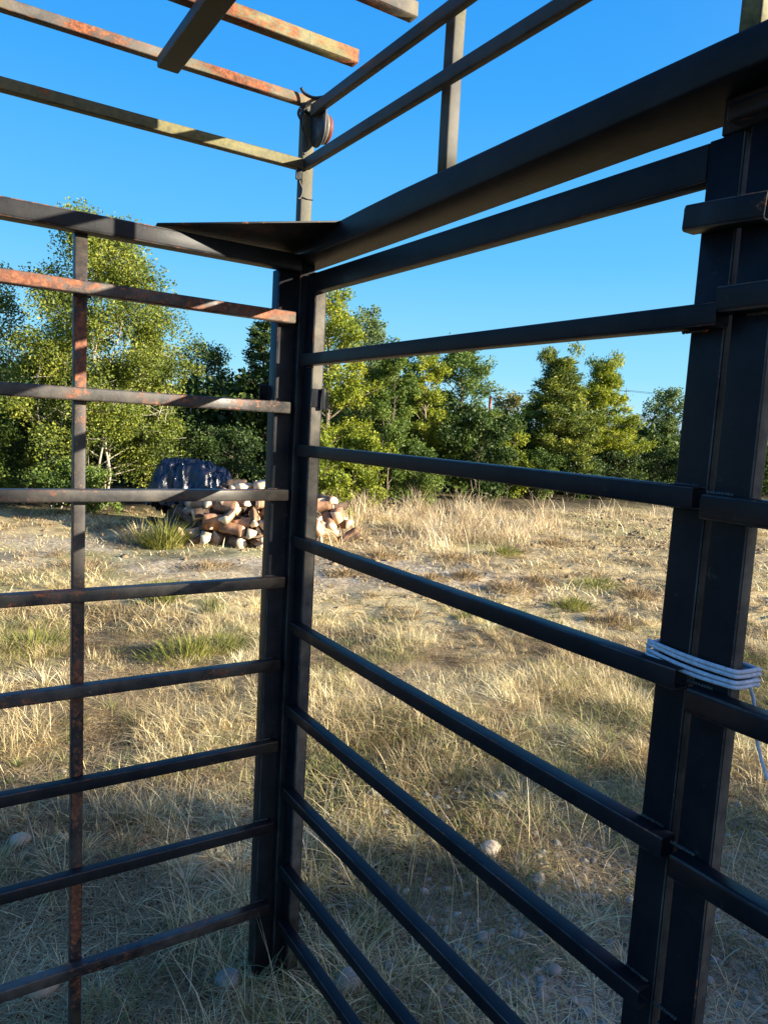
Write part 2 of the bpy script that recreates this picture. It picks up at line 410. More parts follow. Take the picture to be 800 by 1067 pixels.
# side panel bars along X
side_z = [1.781, 1.545, 1.310, 1.070, .836, .599, .358, .110]
side_m = ['rustier_x', 'rusty_x', 'rusty_x', 'rusty_x', 'rusty_x', 'black_x', 'black_x', 'rusty_x']
side_end = [.848, .842, .847, .847, .842, .845, .84, .84]
for i, z in enumerate(side_z):
    part('side_bar', (XFAR, YL + T / 2, z + (.002 if i % 2 else -.001)), (side_end[i], YL + T / 2, z), T, T, (0, 1, 0), M[side_m[i]], seed=i + 2, bow=.003, seg=10,
         welds=[((.815, YL + T - .002, z + T / 2), .005), ((.325, YL + T - .002, z - T / 2), .005), ((.82, YL + T - .002, z - T / 2), .005)])
# upright in the side panel, behind the bars
for x in (.3225, -.26, -.84, -1.42):
    part('upright', (x, 1.8355, -.2), (x, 1.8355, 1.915), T - .002, T, (1, 0, 0), M['rusty_z'], seed=20 + int(x * 10))
# top rail of the side panel
part('top_rail', (XFAR, 1.815, 1.9285), (.86, 1.815, 1.9235), .046, .042, (0, 1, 0), M['black_x'], seed=30, bow=.002, r=.006)
# corner post
part('corner_post', (.8365, 1.845, -.2), (.8365, 1.845, 1.905), .053, .046, (1, 0, 0), M['black_z'], seed=32, r=.005, bow=.001)
part('gate_post', (.8835, 1.832, -.2), (.8835, 1.832, 1.925), .043, .058, (1, 0, 0), M['black_z'], seed=33, bow=.0005)
# hinge plates on the far side of the corner
g = Geo(); box(g, (.786, 1.868, 1.555), (.812, 1.874, 1.605)); g.build('hinge_plate', M['black_z'], cage)
g = Geo(); box(g, (.862, 1.870, 1.4), (.88, 1.876, 1.45)); g.build('hinge_plate', M['black_z'], cage)
# header beam along Y (deep front face, wide underside)
def prism(g, secs, mi=0):
    n = len(secs[0]); vs = [p for s in secs for p in s]; fs = []
    for i in range(len(secs) - 1):
        for j in range(n):
            a = i * n + j; b = i * n + (j + 1) % n; fs.append((a, b, b + n, a + n))
    fs.append(tuple(range(n - 1, -1, -1))); k = (len(secs) - 1) * n; fs.append(tuple(k + j for j in range(n)))
    g.add(vs, fs, mi)
g = Geo(); secs = []
for y in np.linspace(1.90, -1.4, 24):
    zt = np.interp(y, [-1.4, .54, .77, 1.38, 1.62, 1.9], [2.006, 2.006, 2.003, 1.994, 1.984, 1.978])
    zb = np.interp(y, [-1.4, .54, .77, 1.38, 1.9], [1.960, 1.958, 1.951, 1.932, 1.928])
    zo = np.interp(y, [-1.4, .77, 1.5, 1.9], [1.930, 1.930, 1.921, 1.918])
    x0 = .85; x1 = .925; r = .004
    secs.append([(x0, y, zb + r), (x0 + .0015, y, zb + .0012), (x0 + r, y, zb), (x1 - r, y, zo), (x1 - .001, y, zo + .0015), (x1, y, zo + r),
                 (x1, y, zt - r), (x1 - .001, y, zt - .001), (x1 - r, y, zt), (x0 + r, y, zt), (x0 + .001, y, zt - .001), (x0, y, zt - r)])
prism(g, secs); g.build('header_beam', M['gate_y'], cage)
# gusset plate across the top corner
g = Geo()
A = (.485, 1.80, 1.9505); B = (.852, 1.575, 1.981); C = (.852, 1.835, 1.952); D4 = (.49, 1.835, 1.951)
t = .004
g.add([A, B, C, D4] + [(p[0], p[1], p[2] + t) for p in (A, B, C, D4)], [(3, 2, 1, 0), (4, 5, 6, 7), (0, 1, 5, 4), (1, 2, 6, 5), (2, 3, 7, 6), (3, 0, 4, 7)])
g.build('gusset_plate', M['darkrust_y'], cage)
# upper tier
part('upper_post', (.866, 1.808, 1.955), (.866, 1.808, 2.335), .034, .028, (1, 0, 0), M['weath_z'], seed=40)
for y in (1.222, .588, -.05, -.66):
    part('upper_post', (.893, y, 2.0), (.893, y, 2.33), .028, .030, (1, 0, 0), M['weath_z'], seed=int(41 + y * 10))
part('upper_side_rail', (XFAR, YL + .012, 2.174), (.864, YL + .012, 2.170), .024, .026, (0, 1, 0), M['lichen_x'], seed=45, seg=10, bow=.002, r=.003)
part('upper_side_rail', (XFAR, YL + .012, 2.326), (.864, YL + .012, 2.327), .024, .024, (0, 1, 0), M['rustpale_x'], seed=46, seg=10, bow=.002, r=.003)
part('upper_gate_rail', (XR + .009, 1.787, 2.170), (XR + .009, -1.4, 2.174), .018, .028, (1, 0, 0), M['upper_y'], seed=47, seg=10)
part('upper_gate_rail', (XR + .009, 1.76, 2.292), (XR + .009, -1.4, 2.294), .018, .028, (1, 0, 0), M['upper_y'], seed=48, seg=10)
for i, y in enumerate((1.56, 1.325, 1.085, .84, .60, .36)):
    part('roof_bar', (XFAR, y, 2.345), (.862, y, 2.343), T, T, (0, 1, 0), M['rustpale_x' if i < 2 else 'weath_x'], seed=50 + i, seg=8, r=.003)
part('cross_beam', (.492, 1.76, 2.292), (.492, -1.4, 2.292), .049, .026, (1, 0, 0), M['darkrust_y'], seed=60, seg=8)
# tail lamp on the upper corner
lamp = Geo(); cy, cz, R = 1.753, 2.2505, .040
pts = [(cy + R * math.cos(a), cz - .006 + R * math.sin(a)) for a in np.linspace(PI, 2 * PI, 17)] + [(cy + R, cz + .05), (cy - R, cz + .05)]
secs = [[(x, a, b) for a, b in pts] for x in (.869, .873)]
prism(lamp, secs)
for (a, b) in ((1.74, 2.268), (1.772, 2.252), (1.75, 2.224)): weldblob(lamp, (.8685, a, b), .0035, int(a * 1000))
lp = lamp.build('tail_lamp', M['plate'], cage)
def disc(g, x0, x1, cy, cz, R0, R1, n=28):
    secs = []
    for x, r in ((x0, R0), (x0 + (x1 - x0) * .7, (R0 + R1) / 2 + .001), (x1, R1)):
        secs.append([(x, cy + r * math.cos(2 * PI * j / n), cz + r * math.sin(2 * PI * j / n)) for j in range(n)])
    prism(g, secs)
g = Geo(); disc(g, .873, .884, cy - .003, cz, .036, .037); g.build('lamp_rim', M['lamp_rim'], lp)
g = Geo(); disc(g, .884, .897, cy - .003, cz, .036, .030); g.build('lamp_lens', M['red_lens'], lp)
# wiring tied to the upper corner
g = Geo()
cord(g, spline([(.862, 1.775, 2.318), (.845, 1.785, 2.30), (.838, 1.787, 2.27), (.85, 1.786, 2.235), (.856, 1.785, 2.205), (.848, 1.784, 2.19)]), .0028)
cord(g, spline([(.89, 1.75, 2.32), (.87, 1.765, 2.325), (.85, 1.78, 2.315), (.835, 1.786, 2.30), (.83, 1.787, 2.285), (.838, 1.786, 2.272)]), .0035)
cord(g, spline([(.89, 1.72, 2.325), (.862, 1.755, 2.322), (.842, 1.775, 2.332), (.830, 1.778, 2.345)]), .004)
cord(g, spline([(.846, 1.785, 2.305), (.86, 1.79, 2.30), (.876, 1.78, 2.297), (.889, 1.765, 2.312)]), .005)
cord(g, spline([(.838, 1.787, 2.14), (.842, 1.788, 2.12), (.850, 1.788, 2.105), (.846, 1.789, 2.085), (.838, 1.789, 2.08)]), .003)
box(g, (.828, 1.776, 2.125), (.842, 1.787, 2.152))
cord(g, [(.847, 1.792, 2.088), (.866, 1.791, 2.086), (.885, 1.793, 2.087)], .0012)
g.build('wiring', M['wire'], cage)
# stop plate between the header and the gate tops
g = Geo(); box(g, (.884, .497, 1.9005), (.918, .6155, 1.952), bev=.003); g.build('gate_stop', M['gate_y'], cage)
g = Geo(); box(g, (.856, .47, 1.905), (.90, .592, 1.927), bev=.004); g.build('keeper_block', M['gate_y'], cage)

# ================================================================== THE TWO GATES
gl = empty('cage_gate', (.895, 1.77, 0), 'closed black gate of eight bars hanging between the corner post and the rope', 'gate', 'gates of the cage')
gate_z = [1.669, 1.433, 1.188, .951, .714, .473, .243, .075]
gate_end = [.573, .581, .579, .573, .585, .580, .58, .58]
for i, z in enumerate(gate_z):
    part('bar', (XR + T / 2, 1.757, z + .001), (XR + T / 2, gate_end[i], z), T, T, (1, 0, 0), M['gate_y'], gl, seed=70 + i, seg=8,
         welds=[((XR + T - .002, 1.755, z - T / 2), .005), ((XR + T - .001, .61, z + T / 2), .005), ((XR + T - .001, .62, z - T / 2), .005)])
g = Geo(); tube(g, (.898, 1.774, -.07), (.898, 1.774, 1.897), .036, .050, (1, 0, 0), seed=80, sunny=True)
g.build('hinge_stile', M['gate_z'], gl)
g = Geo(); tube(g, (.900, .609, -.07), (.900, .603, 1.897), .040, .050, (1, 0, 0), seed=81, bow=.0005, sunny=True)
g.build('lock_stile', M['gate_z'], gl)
g = Geo(); tube(g, (.8945, 1.748, 1.872), (.8945, .629, 1.872), .029, .050, (1, 0, 0), seed=82); g.build('top_tube', M['gate_y'], gl)
g = Geo(); tube(g, (XR + T / 2, .634, 1.797), (XR + T / 2, .523, 1.79), T, .034, (1, 0, 0), seed=84, seg=2, r=.005)
box(g, (XR + .003, .6335, 1.783), (XR + T - .003, .637, 1.811))
g.build('latch_tube', M['gate_y'], gl)
g = Geo(); box(g, (.905, 1.735, 1.545), (.918, 1.742, 1.60)); box(g, (.88, 1.7445, 1.55), (.918, 1.7468, 1.598)); g.build('hinge_knuckle', M['gate_z'], gl)

gr = empty('cage_gate', (.895, .543, 0), 'neighbouring gate leaf right of the rope, showing only its end stile and bars', 'gate', 'gates of the cage')
for i, z in enumerate([1.686, 1.424, 1.167, .934, .69, .45, .21]):
    part('bar', (XR + T / 2, [.5755, .568, .560, .559, .553, .55, .55][i], z), (XR + T / 2, -.68, z - .002), T, .034, (1, 0, 0), M['gate_y'], gr, seed=90 + i, seg=8, r=.006,
         welds=[((XR + T - .001, .56, z + .017), .005), ((XR + T - .001, .53, z - .017), .006)])
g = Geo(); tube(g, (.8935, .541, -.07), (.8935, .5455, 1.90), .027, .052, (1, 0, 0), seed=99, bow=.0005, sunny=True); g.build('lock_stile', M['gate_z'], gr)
g = Geo(); tube(g, (.896, -.64, -.07), (.896, -.64, 1.90), .032, .052, (1, 0, 0), seed=100); g.build('hinge_stile', M['gate_z'], gr)
g = Geo(); tube(g, (.896, -.614, 1.872), (.896, .515, 1.872), .029, .050, (1, 0, 0), seed=101); g.build('top_tube', M['gate_y'], gr)

# ================================================================== THE ROPE
g = Geo()
x0, x1 = .8755, .922; ya, yb = .641, .511
for k in range(4):
    zl = 1.2235 - .0066 * k; zr = 1.2185 - .0068 * k + .001 * math.sin(k * 2.1)
    loop = []
    # front strand (toward the eye) sagging slightly in the middle, then round the back
    r = .0030
    if k == 1: zl += .002
    for t in np.linspace(0, 1, 9):
        loop.append((x0 - r - .001 * math.sin(PI * t), ya + (yb - ya) * t, zl + (zr - zl) * t - .002 * math.sin(PI * t) * (1 + .3 * k)))
    loop += [(x0 + .008, yb - r - .001, zr - .001), (x1 - .006, yb - r - .001, zr - .002), (x1 + r, yb + .006, zr - .003)]
    loop += [(x1 + r, ya - .006, zl - .004), (x1 - .006, ya + r + .001, zl - .005), (x0 + .008, ya + r + .001, zl - .006), (x0 - r, ya, zl - .0067)]
    cord(g, spline(loop, 3), r)
cord(g, spline([(x1 + .003, yb + .01, 1.195), (.925, yb, 1.175), (.912, yb - .014, 1.15), (.905, yb - .022, 1.13), (.897, yb - .035, 1.11), (.893, yb - .048, 1.09)]), .0023)
o = g.build('rope', M['rope'], loc=(.88, .576, 1.21), smooth=True)
tag(o, 'pale grey cord wound four times round the two black gate stiles', 'rope')

# ================================================================== GROUND
def sheet():
    N = 640; b = 7.0; a = 420 / math.sinh(b)
    s = np.linspace(-1, 1, N); c = a * np.sinh(b * s)
    X, Y = np.meshgrid(c + 1.6, c + 3.0, indexing='ij')
    Z = ground_z(X, Y)
    V = np.stack([X, Y, Z], -1).reshape(-1, 3)
    i = np.arange(N - 1); I, J = np.meshgrid(i, i, indexing='ij'); q = (I * N + J).ravel()
    f = np.stack([q, q + N, q + N + 1, q + 1], 1).ravel()
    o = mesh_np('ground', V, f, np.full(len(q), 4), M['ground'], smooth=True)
    x = V[:, 0]; y = V[:, 1]; L, D = kD(x, y)
    grav = sstep(6.6, 7.4, D) * (1 - sstep(8.3, 9.3, D)) * (1 - sstep(.5, 2.5, L)) * .75
    near = (1 - sstep(2.2, 3.1, D)) * sstep(-.2, .25, L - .1) * .9
    p = fbm(x, y, 1.1, 4, 31)
    zr = np.clip(np.maximum(grav, near) * sstep(.35, .5, p + .12), 0, 1)
    zg = sstep(.52, .68, fbm(x, y, .55, 3, 51)) * .9 * sstep(3, 4.5, D)
    edge = 10.2 + .75 * np.clip(L + 2, 0, 14)
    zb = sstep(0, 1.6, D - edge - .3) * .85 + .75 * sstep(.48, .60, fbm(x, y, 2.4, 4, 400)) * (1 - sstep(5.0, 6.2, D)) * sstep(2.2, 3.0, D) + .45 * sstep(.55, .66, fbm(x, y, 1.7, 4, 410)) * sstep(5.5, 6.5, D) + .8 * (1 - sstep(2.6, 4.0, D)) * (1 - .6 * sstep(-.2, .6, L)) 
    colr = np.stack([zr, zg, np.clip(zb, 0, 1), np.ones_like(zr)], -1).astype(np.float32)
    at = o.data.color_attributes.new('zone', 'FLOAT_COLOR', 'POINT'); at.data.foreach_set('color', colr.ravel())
    return tag(o, kind='structure')
sheet()

# ================================================================== GRASS
def blades(name, P, h, w, lean, mat, green=None, parent=None, loc=(0, 0, 0), rng=RNG, sag=.25, azim=None):
    """P (n,2) or (n,3); h,w,lean arrays. One mesh of curved tapering blades."""
    n = len(P); x = P[:, 0]; y = P[:, 1]; z = (P[:, 2] if P.shape[1] == 3 else ground_z(x, y) - .004)
    az = rng.uniform(0, 2 * PI, n) if azim is None else azim
    fa = az + rng.uniform(-.8, .8, n) + PI / 2
    d = np.stack([np.cos(az), np.sin(az)], 1); s = np.stack([np.cos(fa), np.sin(fa)], 1)
    ts = np.array([0, .35, .7, 1.0]); wf = np.array([.8, 1.0, .7, 0])
    V = np.zeros((n, 7, 3)); k = 0
    for i, t in enumerate(ts):
        r = lean * h * (t ** 1.6); up = h * (t - sag * lean * t * t)
        c = np.stack([x + d[:, 0] * r, y + d[:, 1] * r, z + up], 1)
        if i < 3:
            off = np.zeros((n, 3)); off[:, :2] = s * (w * wf[i] / 2)[:, None]
            V[:, k] = c - off; V[:, k + 1] = c + off; k += 2
        else: V[:, 6] = c
    base = (np.arange(n) * 7)[:, None]
    f = np.concatenate([base + np.array([[0, 1, 3, 2, 2, 3, 5, 4, 4, 5, 6]])], 1).ravel()
    sz = np.tile([4, 4, 3], n)
    o = mesh_np(name, V.reshape(-1, 3), f, sz, mat, parent, loc)
    return o
def scatter(n, D0, D1, half, dens, power=1.0):
    """random points in the wedge ahead, thinned by dens(x,y,L,D)"""
    D = D0 + (D1 - D0) * RNG.random(n) ** power
    D = np.sqrt(D0 ** 2 + (D1 ** 2 - D0 ** 2) * RNG.random(n)) if power == 1.0 else D
    L = D * RNG.uniform(-half, half, n)
    x = D * F2[0] + L * R2[0]; y = D * F2[1] + L * R2[1]
    keep = RNG.random(n) < dens(x, y, L, D)
    return np.stack([x[keep], y[keep]], 1)
def gdens_near(x, y, L, D):
    p = fbm(x, y, 1.6, 4, 70); q = fbm(x, y, 6, 2, 75)
    d = sstep(.40, .56, p * .6 + q * .4)
    stony = (1 - sstep(2.0, 2.9, D)) * sstep(.0, .6, L)
    d = d * (1 - .66 * stony) + .05
    return d * (1 - .55 * sstep(4.2, 5.5, D)) 
P = scatter(300000, .9, 5.6, .80, gdens_near)
L, D = kD(P[:, 0], P[:, 1])
n = len(P); cl = fbm(P[:, 0], P[:, 1], 2.2, 3, 80)
h = (.016 + .075 * RNG.random(n) ** 3.0) * (.40 + 1.5 * sstep(.45, .66, cl))
tag(blades('dry_grass', P, h, .0016 + .0022 * RNG.random(n) ** 2, .3 + 2.4 * RNG.random(n) ** 1.5, M['straw'], sag=.22), 'tangled straw coloured dead grass covering the ground by the cage', 'dry grass', kind='stuff')
P = scatter(60000, .9, 5.2, .80, lambda x, y, L, D: sstep(.48, .62, fbm(x, y, 1.3, 3, 90)) * (1 - .6 * (1 - sstep(2, 2.8, D)) * sstep(0, .5, L)) + .03)
n = len(P)
tag(blades('green_grass', P, (.03 + .09 * RNG.random(n) ** 1.6), .002 + .002 * RNG.random(n), .3 + 1.0 * RNG.random(n), M['green_blade']), 'olive green grass growing through the dead straw', 'green grass', kind='stuff')
# flattened thatch between the upright blades
P = scatter(230000, .9, 5.6, .80, lambda x, y, L, D: .25 + .75 * sstep(.38, .52, fbm(x, y, 1.4, 4, 101)) * (1 - .9 * (1 - sstep(2.0, 2.9, D)) * sstep(0, .5, L)))
n = len(P)
tag(blades('grass_thatch', P, .02 + .03 * RNG.random(n), .002 + .002 * RNG.random(n), 2.0 + 3.0 * RNG.random(n), M['straw_dark'], sag=.17), 'flattened brown grass litter lying on the soil', 'grass litter', kind='stuff')
# little outward-leaning tufts, denser in patches
def tufts(name, N, D0, D1, mat, per, rad, hh, w, label, o):
    Cn = scatter(N, D0, D1, .75, lambda x, y, L, D: np.clip(sstep(.44, .62, fbm(x, y, 1.5, 3, o)), .05, 1)); n = len(Cn)
    sz = .5 + 1.0 * RNG.random(n) ** 2
    i = np.repeat(np.arange(n), per); a = RNG.uniform(0, 2 * PI, len(i)); q = rad * sz[i] * RNG.random(len(i)) ** .8
    P = np.stack([Cn[i, 0] + q * np.cos(a), Cn[i, 1] + q * np.sin(a)], 1)
    h = hh * sz[i] * (.4 + .8 * RNG.random(len(i)))
    tag(blades(name, P, h, w * (.6 + .8 * RNG.random(len(i))), .15 + 1.3 * q / (rad * sz[i]) + .4 * RNG.random(len(i)), mat, azim=a + RNG.normal(0, .5, len(i)), sag=.28), label, 'grass tufts', kind='stuff')
tufts('straw_tufts', 2600, 1.4, 6.5, M['straw'], 46, .030, .085, .0022, 'small straw coloured grass tufts between the cage and the bare field', 430)
tufts('olive_tufts', 900, 1.2, 6.5, M['green_blade'], 34, .028, .075, .0026, 'small olive grass tufts scattered in the dead straw', 440)
tufts('brown_tufts', 1500, 5.0, 12.0, M['straw_dark'], 30, .06, .075, .005, 'small brown grass tufts dotted over the open field', 450)
# long bleached stalks close to the cage
P = scatter(2600, 1.0, 2.9, .75, lambda x, y, L, D: .06 + .5 * sstep(.50, .66, fbm(x, y, 2.3, 3, 110)) * (1 - .6 * sstep(.3, .8, L))); n = len(P)
tag(blades('grass_stalks', P, .12 + .22 * RNG.random(n) ** 1.5, .0016 + .0010 * RNG.random(n), .3 + 1.0 * RNG.random(n), M['straw_pale'], sag=.25), 'long thin bleached grass stalks arching near the corner post', 'grass stalks', kind='stuff')
# middle distance sparse grass
def gmid(x, y, L, D):
    p = fbm(x, y, 1.0, 4, 120); q = fbm(x, y, 4, 2, 125)
    d = sstep(.44, .62, p * .6 + q * .4)
    grav = sstep(6.6, 7.2, D) * (1 - sstep(8.2, 9.0, D)) * (1 - sstep(.5, 2.5, L))
    return d * (1 - .92 * grav) * (1 - .35 * sstep(5.5, 7, D)) + .06
P = scatter(260000, 5.0, 17.0, .70, gmid)
L, D = kD(P[:, 0], P[:, 1]); edge = 10.4 + .72 * np.clip(L + 2, 0, 14); P = P[D < edge + 1]; n = len(P)
L, D = kD(P[:, 0], P[:, 1])
tag(blades('field_grass', P, (.02 + .06 * RNG.random(n) ** 2) * (1 + 1.0 * (fbm(P[:, 0], P[:, 1], 1.7, 2, 140) > .58)), (.004 + .004 * RNG.random(n)) * (.7 + D / 14), .5 + 2.0 * RNG.random(n), M['straw']), 'short bleached grass thinly covering the open field', 'dry grass', kind='stuff')
# pale tall grass band along the foot of the trees
def gfar(x, y, L, D):
    e = 10.3 + .70 * np.clip(L + 2, 0, 14)
    a = sstep(e - 3.4, e - .6, D + 3.6 * (fbm(x, y, .8, 3, 150) - .5)) * (1 - sstep(e + .6, e + 1.8, D))
    a = a * sstep(-1.4, -.6, L) * (1 - .88 * sstep(2.4, 4.2, L))
    return a * sstep(.42, .60, fbm(x, y, 1.8, 3, 155))
P = scatter(260000, 7.5, 20.0, .60, gfar); n = len(P)
L, D = kD(P[:, 0], P[:, 1])
tag(blades('tall_dry_grass', P, (.06 + .40 * RNG.random(n) ** 2.2) * (.3 + 1.3 * sstep(.3, .7, fbm(P[:, 0], P[:, 1], 1.5, 2, 160))), .004 + .006 * RNG.random(n), .15 + 1.1 * RNG.random(n), M['straw_pale']), 'tall pale dry grass band in front of the trees', 'tall grass', kind='stuff')

def tussock(k, D, r, h, n, mat, label, seed, group=None, spread=.9, w=.005):
    x, y = spot(k, D); rg = np.random.default_rng(seed)
    a = rg.uniform(0, 2 * PI, n); q = r * rg.random(n) ** .7
    P = np.stack([x + q * np.cos(a), y + q * np.sin(a) * .8], 1)
    hh = h * (.35 + .75 * rg.random(n)) * (1.05 - .5 * (q / r))
    o = blades('grass_tussock', P, hh, w * (.6 + .8 * rg.random(n)), spread * (.1 + q / r * .9 + .3 * rg.random(n)), mat, loc=(x, y, float(ground_z(x, y))), rng=rg, azim=a + rg.normal(0, .5, n))
    return tag(o, label, 'grass tussock', group)
tussock(-.300, 8.6, .26, .44, 650, M['rush'], 'tall yellow green tussock leaning on the left end of the firewood heap', 1, w=.008)
tussock(-.335, 8.9, .26, .30, 500, M['straw'], 'lower yellowish tussock left of the firewood, below the tarpaulin', 2, w=.008)
tussock(-.262, 4.55, .32, .16, 900, M['rush'], 'broad olive tussock seen between the fourth and fifth side bars', 3, w=.0045)
tussock(-.215, 4.75, .18, .17, 500, M['rush'], 'small yellow tussock right of the broad olive one', 4, w=.0045)
tussock(-.232, 5.6, .09, .22, 170, M['green_blade'], 'single upright green tuft standing on bare ground', 5, spread=.5)
tussock(-.485, 4.6, .25, .16, 600, M['rush'], 'olive tussock at the left edge beyond the side bars', 6, w=.0045)
for i, (k, D, r, h) in enumerate([(-.30, 6.3, .35, .07), (-.24, 7.4, .35, .08), (-.42, 7.1, .40, .09), (-.30, 5.9, .2, .08), (.185, 7.1, .28, .14), (.22, 7.6, .20, .10), (.30, 7.5, .36, .11), (.12, 7.6, .18, .09),
                                  (.07, 7.4, .22, .08), (.27, 6.6, .22, .10), (.33, 6.1, .25, .10), (.36, 7.2, .22, .10), (.14, 6.0, .2, .08), (.10, 8.8, .3, .10), (.0, 8.6, .3, .12), (.17, 9.4, .3, .12), (.24, 10.5, .3, .12), (-.05, 7.5, .2, .07)]):
    tussock(k, D, r, h * 1.35, 520, M['straw_dark' if i % 3 else 'rush'], 'low clump of brown dead grass on the bare field', 30 + i, 'low clumps of dead grass dotting the field', spread=1.2, w=.006)

# ================================================================== STONES
def rock_mesh(seed, r, sx=1, sy=1, sz=.7, n=14, m=9):
    rg = np.random.default_rng(seed); V = []
    off = rg.random(3) * 50
    for i in range(m + 1):
        th = PI * i / m
        for j in range(n):
            ph = 2 * PI * j / n
            d = np.array([math.sin(th) * math.cos(ph), math.sin(th) * math.sin(ph), math.cos(th)])
            q = 1 + .35 * (float(fbm(d[0] * 1.2 + off[0] + d[2], d[1] * 1.2 + off[1] - d[2], 1, 3)) - .5)
            V.append((d[0] * r * sx * q, d[1] * r * sy * q, d[2] * r * sz * q))
    Fc = []
    for i in range(m):
        for j in range(n): Fc.append((i * n + j, (i + 1) * n + j, (i + 1) * n + (j + 1) % n, i * n + (j + 1) % n))
    return V, Fc
stones = [((1.745, 1.86), .034, 'stone_tan', 'round tan stone catching light between two gate bars'),
          ((1.775, 1.65), .022, 'stone', 'bluish grey stone right of the tan stone'),
          ((1.30, 1.56), .020, 'stone', 'small bluish stone lying in the gravel in the lower middle'),
          ((1.43, 1.53), .020, 'stone', 'whitish grey stone among the gravel below the tan stone'),
          ((.985, 1.575), .036, 'stone', 'large rough grey stone beside the lowest gate bars'),
          ((1.56, 2.36), .030, 'stone', 'pale stone at the edge of the shadow beyond the gate'),
          ((1.53, 1.33), .020, 'stone', 'half buried lilac grey stone near the bottom of the gate'),
          ((.70, 1.74), .032, 'stone', 'broad dark grey stone at the foot of the corner post'),
          ((.29, 2.70), .030, 'stone_tan', 'dull stone in the grass left of the side upright'),
          ((2.0, 2.1), .03, 'stone', 'flat grey stone in the shaded grass near the lock stile'),
          ((.26, 1.95), .036, 'stone_tan', 'brownish stone low in the grass by the side panel')]
for i, ((x, y), r, mt, lab) in enumerate(stones):
    x *= 1.055; y *= 1.055
    V, Fc = rock_mesh(200 + i, r * 1.15, 1.1, .9, .75, 22, 14); z = float(ground_z(x, y)) + r * .5
    g = Geo(); g.add([(a + x, b + y, c + z) for a, b, c in V], Fc)
    tag(g.build('stone', M[mt], loc=(x, y, z), smooth=True), lab, 'stone')
# gravel: uncountable
def gravel():
    protos = []
    for s in range(6):
        V, Fc = rock_mesh(300 + s, 1, RNG.uniform(.9, 1.3), RNG.uniform(.8, 1.1), .65, 8, 5); protos.append((np.array(V), np.array(Fc)))
    def dn(x, y, L, D):
        near = (1 - sstep(2.3, 3.2, D)) * sstep(-.3, .5, L) * 1.0 + .10
        track = sstep(6.3, 7.2, D) * (1 - sstep(8.4, 9.6, D)) * .22
        return np.clip(near * sstep(.40, .52, fbm(x, y, 2.0, 3, 170)) * (1 - .7 * sstep(4, 5, D)) + track, 0, 1)
    P = scatter(19000, .9, 9.8, .75, dn); P2 = scatter(7500, 1.1, 3.1, .7, lambda x, y, L, D: sstep(-.25, .3, L) * sstep(.38, .5, fbm(x, y, 2.0, 3, 170)))
    P = np.concatenate([P, P2])
    n = len(P); L, D = kD(P[:, 0], P[:, 1])
    r = (.0035 + .018 * RNG.random(n) ** 6) * (1 - .35 * sstep(4, 6, D)); z = ground_z(P[:, 0], P[:, 1]) + r * .08
    VV = []; FF = []; MI = []; b = 0
    for i in range(n):
        v, f = protos[i % 6]; a = i * 2.399; c, s = math.cos(a), math.sin(a)
        q = v * r[i]; q = np.stack([q[:, 0] * c - q[:, 1] * s + P[i, 0], q[:, 0] * s + q[:, 1] * c + P[i, 1], q[:, 2] + z[i]], 1)
        VV.append(q); FF.append(f + b); MI.append(np.full(len(f), 1 if i % 4 == 0 else 0)); b += len(v)
    FF = np.concatenate(FF)
    o = mesh_np('gravel', np.concatenate(VV), FF.ravel(), np.full(len(FF), 4), [M['stone'], M['stone_tan']], smooth=True, matidx=np.concatenate(MI))
    tag(o, 'small grey pebbles and gravel strewn through the grass', 'gravel', kind='stuff')
gravel()
def clods():
    V, Fc = rock_mesh(900, 1, 1.2, .9, .6, 7, 4); V = np.array(V); Fc = np.array(Fc)
    P = scatter(16000, 5.2, 16.0, .7, lambda x, y, L, D: np.clip(sstep(.50, .66, fbm(x, y, .9, 4, 180)) * sstep(-2.5, 0, L) + .04, 0, 1))
    n = len(P); r = .008 + .045 * RNG.random(n) ** 5; z = ground_z(P[:, 0], P[:, 1]); a = RNG.uniform(0, 2 * PI, n)
    VV = V[None] * r[:, None, None] * (1 + .25 * RNG.normal(0, 1, (n, len(V), 1)).clip(-1.5, 1.5))
    X = VV[..., 0] * np.cos(a)[:, None] - VV[..., 1] * np.sin(a)[:, None] + P[:, :1]
    Y = VV[..., 0] * np.sin(a)[:, None] + VV[..., 1] * np.cos(a)[:, None] + P[:, 1:]
    W = np.stack([X, Y, VV[..., 2] + z[:, None]], -1).reshape(-1, 3)
    F_ = (Fc[None] + (np.arange(n) * len(V))[:, None, None]).reshape(-1, 4)
    tag(mesh_np('soil_clods', W, F_.ravel(), np.full(len(F_), 4), M['soil']), 'brown crumbs and clods of soil on the open ground', 'soil clods', kind='stuff')
M['soil'] = simple('brown_soil_clods', (.26, .185, .11), .95, .1, 30, .4, .6)
clods()

# ================================================================== TREES
def leaves_mesh(name, C, size, mat, rng, parent, elong=.55, up=.4, dirs=None, loc=None, sun_bias=0):
    n = len(C)
    nrm = rng.normal(0, 1, (n, 3)); nrm[:, 2] += up; nrm /= np.linalg.norm(nrm, axis=1)[:, None]
    if dirs is None: t = rng.normal(0, 1, (n, 3))
    else: t = dirs + rng.normal(0, .35, (n, 3))
    t = t - nrm * (t * nrm).sum(1)[:, None]; t /= np.linalg.norm(t, axis=1)[:, None] + 1e-9
    b = np.cross(nrm, t); s = (size * (.6 + .8 * rng.random(n)))[:, None] if not np.isscalar(size) else (size * (.6 + .8 * rng.random(n)))[:, None]
    V = np.stack([C - t * s * .5, C - b * s * elong * .5 - t * s * .05 + nrm * s * .06, C + t * s * .5, C + b * s * elong * .5 - t * s * .05 + nrm * s * .06], 1).reshape(-1, 3)
    f = np.arange(4 * n)
    return mesh_np(name, V, f, np.full(n, 4), mat, parent, loc or (0, 0, 0))

